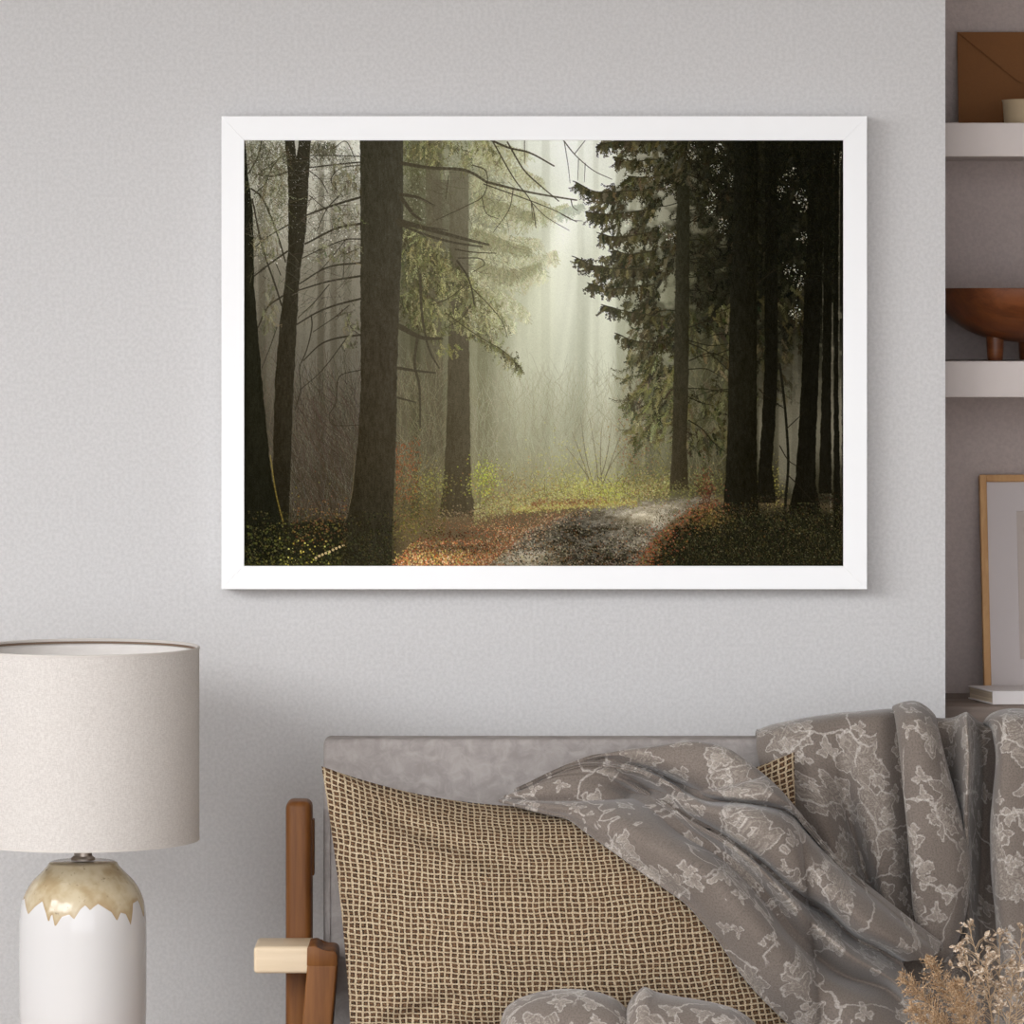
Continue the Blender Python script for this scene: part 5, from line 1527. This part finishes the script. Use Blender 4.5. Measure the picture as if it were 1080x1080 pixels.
FD = [
    [(526, 843, .008), (548, 849, .012), (575, 856, .014), (599, 862, .014), (618, 876, .014), (650, 899, .014), (684, 924, .014), (721, 950, .014), (740, 970, .014), (759, 993, .014), (790, 1037, .016), (832, 1080, .02), (868, 1112, .02)],
    [(530, 841, .03), (556, 843, .05), (585, 848, .055), (612, 856, .055), (634, 872, .055), (664, 893, .055), (699, 919, .055), (733, 944, .055), (753, 965, .055), (775, 990, .055), (808, 1033, .055), (854, 1076, .055), (890, 1112, .055)],
    [(534, 839, .035), (568, 834, .06), (602, 836, .075), (634, 847, .08), (655, 862, .08), (684, 886, .08), (722, 910, .085), (754, 935, .085), (776, 960, .085), (802, 990, .085), (840, 1032, .08), (890, 1070, .08), (930, 1112, .06)],
    [(538, 837, .035), (580, 826, .06), (622, 827, .07), (656, 841, .062), (678, 857, .062), (705, 880, .065), (743, 904, .068), (774, 931, .07), (798, 958, .07), (824, 989, .07), (866, 1030, .06), (918, 1060, .05), (960, 1110, .04)],
    [(541, 836, .034), (588, 820, .056), (635, 821, .058), (671, 838, .03), (696, 854, .022), (721, 877, .018), (759, 900, .016), (790, 927, .015), (815, 956, .015), (840, 989, .015), (887, 1027, .01), (940, 1047, .0), (985, 1100, .02)],
    [(543, 835, .035), (592, 817, .06), (640, 817, .06), (676, 834, .05), (705, 851, .048), (733, 869, .05), (768, 889, .055), (800, 914, .055), (830, 945, .06), (856, 972, .06), (898, 1008, .055), (942, 1034, .04), (990, 1080, .03)],
    [(545, 834, .032), (598, 813, .057), (648, 814, .058), (684, 832, .03), (721, 863, .005), (758, 881, -.005), (802, 911, -.01), (828, 934, -.015), (847, 949, -.02), (873, 965, -.02), (902, 990, -.02), (932, 1005, -.03), (954, 1020, -.03)],
    [(548, 833, .04), (604, 809, .06), (656, 811, .07), (692, 827, .072), (724, 853, .065), (761, 874, .065), (804, 903, .07), (831, 927, .07), (850, 942, .07), (876, 958, .07), (904, 983, .065), (934, 999, .04), (958, 1014, .02)],
    [(550, 832, .04), (610, 806, .065), (664, 810, .08), (702, 825, .085), (742, 853, .09), (785, 866, .10), (822, 886, .105), (846, 908, .105), (868, 932, .10), (894, 957, .095), (926, 982, .08), (955, 1001, .05), (975, 1012, .02)],
    [(552, 831, .03), (616, 804, .055), (672, 811, .072), (709, 828, .078), (746, 848, .09), (790, 852, .10), (822, 862, .10), (845, 880, .095), (872, 910, .085), (902, 940, .075), (938, 968, .06), (965, 990, .04), (985, 1008, .01)],
    [(553, 830, .03), (620, 803, .056), (678, 810, .05), (713, 826, .025), (745, 843, .035), (786, 847, .06), (816, 852, .065), (836, 860, .055), (862, 890, .04), (896, 925, .03), (934, 957, .02), (964, 983, .01), (990, 1004, 0)],
    [(554, 830, .03), (622, 801, .05), (682, 806, .07), (717, 820, .078), (750, 836, .088), (786, 842, .095), (814, 846, .09), (834, 855, .075), (861, 886, .045), (895, 922, .025), (933, 953, .01), (964, 979, 0), (991, 1001, -.01)],
    [(555, 829, .03), (627, 799, .06), (686, 797, .08), (724, 805, .095), (758, 816, .10), (789, 824, .105), (811, 833, .10), (831, 847, .085), (860, 881, .05), (894, 918, .02), (932, 950, .0), (964, 976, -.01), (992, 998, -.02)],
    [(557, 828, .02), (634, 796, .05), (690, 787, .06), (730, 782, .07), (765, 789, .08), (792, 806, .08), (811, 821, .075), (827, 837, .06), (858, 875, .02), (890, 912, -.01), (930, 945, -.03), (964, 972, -.03), (994, 994, -.04)],
    [(558, 831, -.02), (640, 802, -.03), (696, 794, -.03), (736, 790, -.03), (768, 797, -.03), (792, 815, -.03), (808, 832, -.03), (824, 850, -.03), (854, 886, -.05), (886, 922, -.07), (926, 955, -.08), (962, 982, -.07), (994, 1002, -.06)],
]
DEEP = [1, 1, 1.1, 1.25, 1, 1.5, 1, 1.15, 1.25, 1.25, 1, 1.2, 1.25, 1.2, 1]
FD = [[(x, y, d * (1 + (k - 1) * min(1, max(0, i - 2) / 3)) if d > .02 else d) for i, (x, y, d) in enumerate(row)] for row, k in zip(FD, DEEP)]
cloth('front_drape', FD, 220, 230, blanket, (2.6, .0), .0035, rel=True)

def mound(top, depth, uvo, name):
    n = len(top)
    xs = [t[0] for t in top]; ys = [t[1] for t in top]
    rows = [
        [(x, 1118, depth + .055) for x in xs],
        [(x, y + 14, depth + .05) for x, y in zip(xs, ys)],
        [(x, y, depth) for x, y in zip(xs, ys)],
        [(x, y + 7, depth - .06) for x, y in zip(xs, ys)],
        [(x, y + 28, depth - .10) for x, y in zip(xs, ys)],
        [(x, y + 60, depth - .115) for x, y in zip(xs, ys)],
        [(x, 1144, depth - .12) for x, y in zip(xs, ys)],
    ]
    low = lambda y: HOR + (CAM_Z - Z_SEAT - .016) * F_PX / (y + CAM_D)      # never under the seat
    rows = [[(x, min(py, low(y)), y) for x, py, y in r] for r in rows]
    return cloth(name, rows, 60, 70, blanket, uvo, .004)
mound([(526, 1118), (527, 1086), (533, 1064), (550, 1052), (575, 1045), (602, 1043), (628, 1046), (648, 1053), (662, 1066), (672, 1090), (680, 1122)], -.80, (3.5, 1.0), 'fold')
mound([(655, 1120), (658, 1075), (663, 1058), (671, 1047), (680, 1041), (692, 1046), (715, 1051), (745, 1056), (775, 1064), (795, 1078), (812, 1100), (825, 1125)], -.80, (4.2, 2.0), 'fold')

# ------------------------------------------------------------------ dried flowers in a vase in front of the sofa
vy = -1.16
vx, vz = XZ(1062, 1190, vy)
M['vase'] = plain('clay_vase', rgb(196, 186, 172), .7, .2)
bm = bmesh.new()
add_lathe(bm, [(0, .001), (.055, .001), (.075, .05), (.085, .14), (.078, .24), (.05, .32), (.038, vz - .03), (.045, vz), (.041, vz), (.034, vz - .03), (.045, .32), (.072, .24), (.079, .14), (.07, .05), (0, .01)], 48, (vx, vy))
vase = bm_obj('vase', bm, M['vase'], None)
tag(vase, 'clay vase holding the dried flowers in front of the sofa', 'vase')
def fibre_mat(name, c1, c2, c3):
    g = G(name, .8, .15)
    co = g.coord()
    a = g.noise(co, 130, 2, .6); b = g.noise(co, 420, 1)
    g.color(g.mix(g.step(b, .45, .7), g.mix(g.step(a, .35, .65), c1, c2), c3))
    return g.m
M['plume'] = fibre_mat('dried_plume', rgb(156, 122, 88), rgb(186, 154, 118), rgb(212, 188, 158))
M['leaf'] = fibre_mat('dried_leaf', rgb(150, 124, 98), rgb(182, 160, 136), rgb(218, 205, 188))
M['twig'] = plain('dried_twig', rgb(178, 152, 122), .8)
rng = random.Random(11)
def spikelet(bm, p, d, ln, w):
    d = d.normalized()
    a = d.cross(Vector((rng.uniform(-1, 1), rng.uniform(-1, 1), rng.uniform(-1, 1)))).normalized()
    b = d.cross(a)
    q = p + d * ln * .5
    v0, v1 = bm.verts.new(p), bm.verts.new(p + d * ln)
    r = [bm.verts.new(q + (a * math.cos(k * 2.094) + b * math.sin(k * 2.094)) * w) for k in range(3)]
    for k in range(3):
        bm.faces.new([v0, r[k], r[(k + 1) % 3]]); bm.faces.new([v1, r[(k + 1) % 3], r[k]])
def bez(p0, p1, p2, n):
    return [p0 * (1 - t) ** 2 + p1 * 2 * t * (1 - t) + p2 * t * t for t in [i / (n - 1) for i in range(n)]]
base_pt = Vector((vx, vy, vz - .02))
def plume(tip, ctrl, y_tip, start, rad, cnt, label):
    p2 = P(tip[0], tip[1], y_tip); p1 = P(ctrl[0], ctrl[1], (y_tip + vy) / 2)
    b0 = base_pt + Vector((rng.uniform(-.02, .02), rng.uniform(-.02, .02), 0))
    pts = bez(b0, p1, p2, 30)
    t = thing('dried_grass', label, 'dried flower', tuple(b0), 'dried grass plumes in the vase')
    t['kind'] = 'thing'
    bm = bmesh.new(); add_tube(bm, pts, [.0016 * (1 - .6 * i / 29) for i in range(30)], 5); bm_obj('stem', bm, M['twig'], t)
    bm = bmesh.new()
    # side branchlets carrying small spikelets
    for i in range(cnt):
        s = start + (1 - start) * (i / cnt)
        k = min(28, int(s * 29)); f = s * 29 - k
        p = pts[k].lerp(pts[k + 1], f); dr = (pts[k + 1] - pts[k]).normalized()
        side = Vector((rng.gauss(0, 1), rng.gauss(0, 1), rng.gauss(0, 1)))
        side = (side - dr * side.dot(dr)).normalized()
        u = (s - start) / (1 - start)
        reach = rad * (.35 + .65 * math.sin(PI * min(1, .12 + u * .88))) * rng.uniform(.5, 1.1)
        d = (side * .75 + dr * .75).normalized()
        e = p + d * reach + Vector((0, 0, -reach * .15))
        add_tube(bm, [p, (p + e) / 2 + dr * reach * .06, e], [.0005, .0004, .0003], 3)
        for m in range(7):
            q = p.lerp(e, .25 + .75 * m / 6)
            dd = (d + Vector((rng.gauss(0, .7), rng.gauss(0, .7), rng.gauss(0, .7)))).normalized()
            spikelet(bm, q, dd, rng.uniform(.004, .0085), rng.uniform(.0005, .0011))
    bm_obj('plume', bm, M['plume'], t, smooth=False)
def leaf(bm, p, d, ln, w):
    d = d.normalized()
    n = Vector((rng.gauss(0, .5), -1 + rng.gauss(0, .6), rng.gauss(0, .6)))
    a = d.cross(n).normalized(); up = a.cross(d).normalized()
    prof = [(0, .05), (.2, .7), (.5, 1.0), (.8, .65), (1, .05)]
    rows = []
    cup = rng.uniform(.2, .9)
    for t, wd in prof:
        c = p + d * ln * t + up * ln * .18 * math.sin(t * PI) * cup
        rows.append([bm.verts.new(c - a * w * wd + up * w * wd * cup), bm.verts.new(c), bm.verts.new(c + a * w * wd + up * w * wd * cup)])
    for r, s in zip(rows, rows[1:]):
        for k in range(2):
            bm.faces.new([r[k], r[k + 1], s[k + 1], s[k]])
def spray(tip, ctrl, y_tip, cnt, label, start=.55, ls_=(.0065, .0125)):
    p2 = P(tip[0], tip[1], y_tip); p1 = P(ctrl[0], ctrl[1], (y_tip + vy) / 2)
    b0 = base_pt + Vector((rng.uniform(-.02, .02), rng.uniform(-.02, .02), 0))
    pts = bez(b0, p1, p2, 26)
    t = thing('dried_leaf_spray', label, 'dried flower', tuple(b0), 'dried leaf sprays in the vase')
    tw = bmesh.new(); add_tube(tw, pts, [.0014 * (1 - .65 * i / 25) for i in range(26)], 5)
    lf = bmesh.new()
    for i in range(cnt):
        s = start + (1 - start) * i / (cnt - 1)
        k = min(24, int(s * 25)); f = s * 25 - k
        p = pts[k].lerp(pts[k + 1], f); dr = (pts[k + 1] - pts[k]).normalized()
        side = Vector((rng.gauss(0, 1), rng.gauss(0, .8), rng.gauss(0, .8)))
        side = (side - dr * side.dot(dr)).normalized()
        reach = rng.uniform(.012, .045) * (1.15 - .8 * (s - start) / (1 - start))
        e = p + (side * .8 + dr * .6).normalized() * reach
        add_tube(tw, [p, (p + e) / 2 + dr * .003, e], [.0006, .0005, .0004], 4)
        for m in range(rng.choice((1, 2, 2, 3))):
            dd = (e - p).normalized() + Vector((rng.gauss(0, .6), rng.gauss(0, .5), rng.gauss(0, .6)))
            ln = rng.uniform(*ls_)
            leaf(lf, e, dd, ln, ln * rng.uniform(.24, .36))
    for m in range(2):
        leaf(lf, pts[-1], (pts[-1] - pts[-3]) + Vector((rng.gauss(0, .004), 0, rng.gauss(0, .004))), .011, .0035)
    bm_obj('stem', tw, M['twig'], t)
    bm_obj('leaves', lf, M['leaf'], t, smooth=True)
plume((952, 1030), (1010, 1080), -1.10, .48, .032, 120, 'tan dried grass plume leaning furthest left over the blanket')
plume((978, 1012), (1022, 1070), -1.16, .48, .032, 120, 'tan dried grass plume with upright tip before the dark fold gap')
plume((962, 1062), (1015, 1100), -1.20, .45, .034, 130, 'tan dried grass plume drooping lowest at the picture edge')
plume((1008, 1036), (1036, 1090), -1.24, .45, .034, 130, 'tan dried grass plume in front of the leafy sprays')
spray((1022, 978), (1046, 1060), -1.12, 28, 'dried leaf spray reaching highest, with pale round leaves')
spray((1016, 1000), (1034, 1070), -1.18, 24, 'dried leaf spray with the leftmost pale leaves, by the fold')
spray((1054, 986), (1056, 1070), -1.10, 29, 'dried leaf spray upright beside the right blanket fold')
spray((1078, 982), (1070, 1080), -1.16, 29, 'dried leaf spray at the right picture edge')
spray((1040, 1012), (1048, 1090), -1.22, 29, 'shorter dried leaf spray in the middle of the bunch')
spray((1068, 1026), (1064, 1100), -1.25, 29, 'short dried leaf spray low at the right of the bunch')
spray((1100, 1010), (1080, 1100), -1.20, 24, 'dried leaf spray leaning right out of the picture')
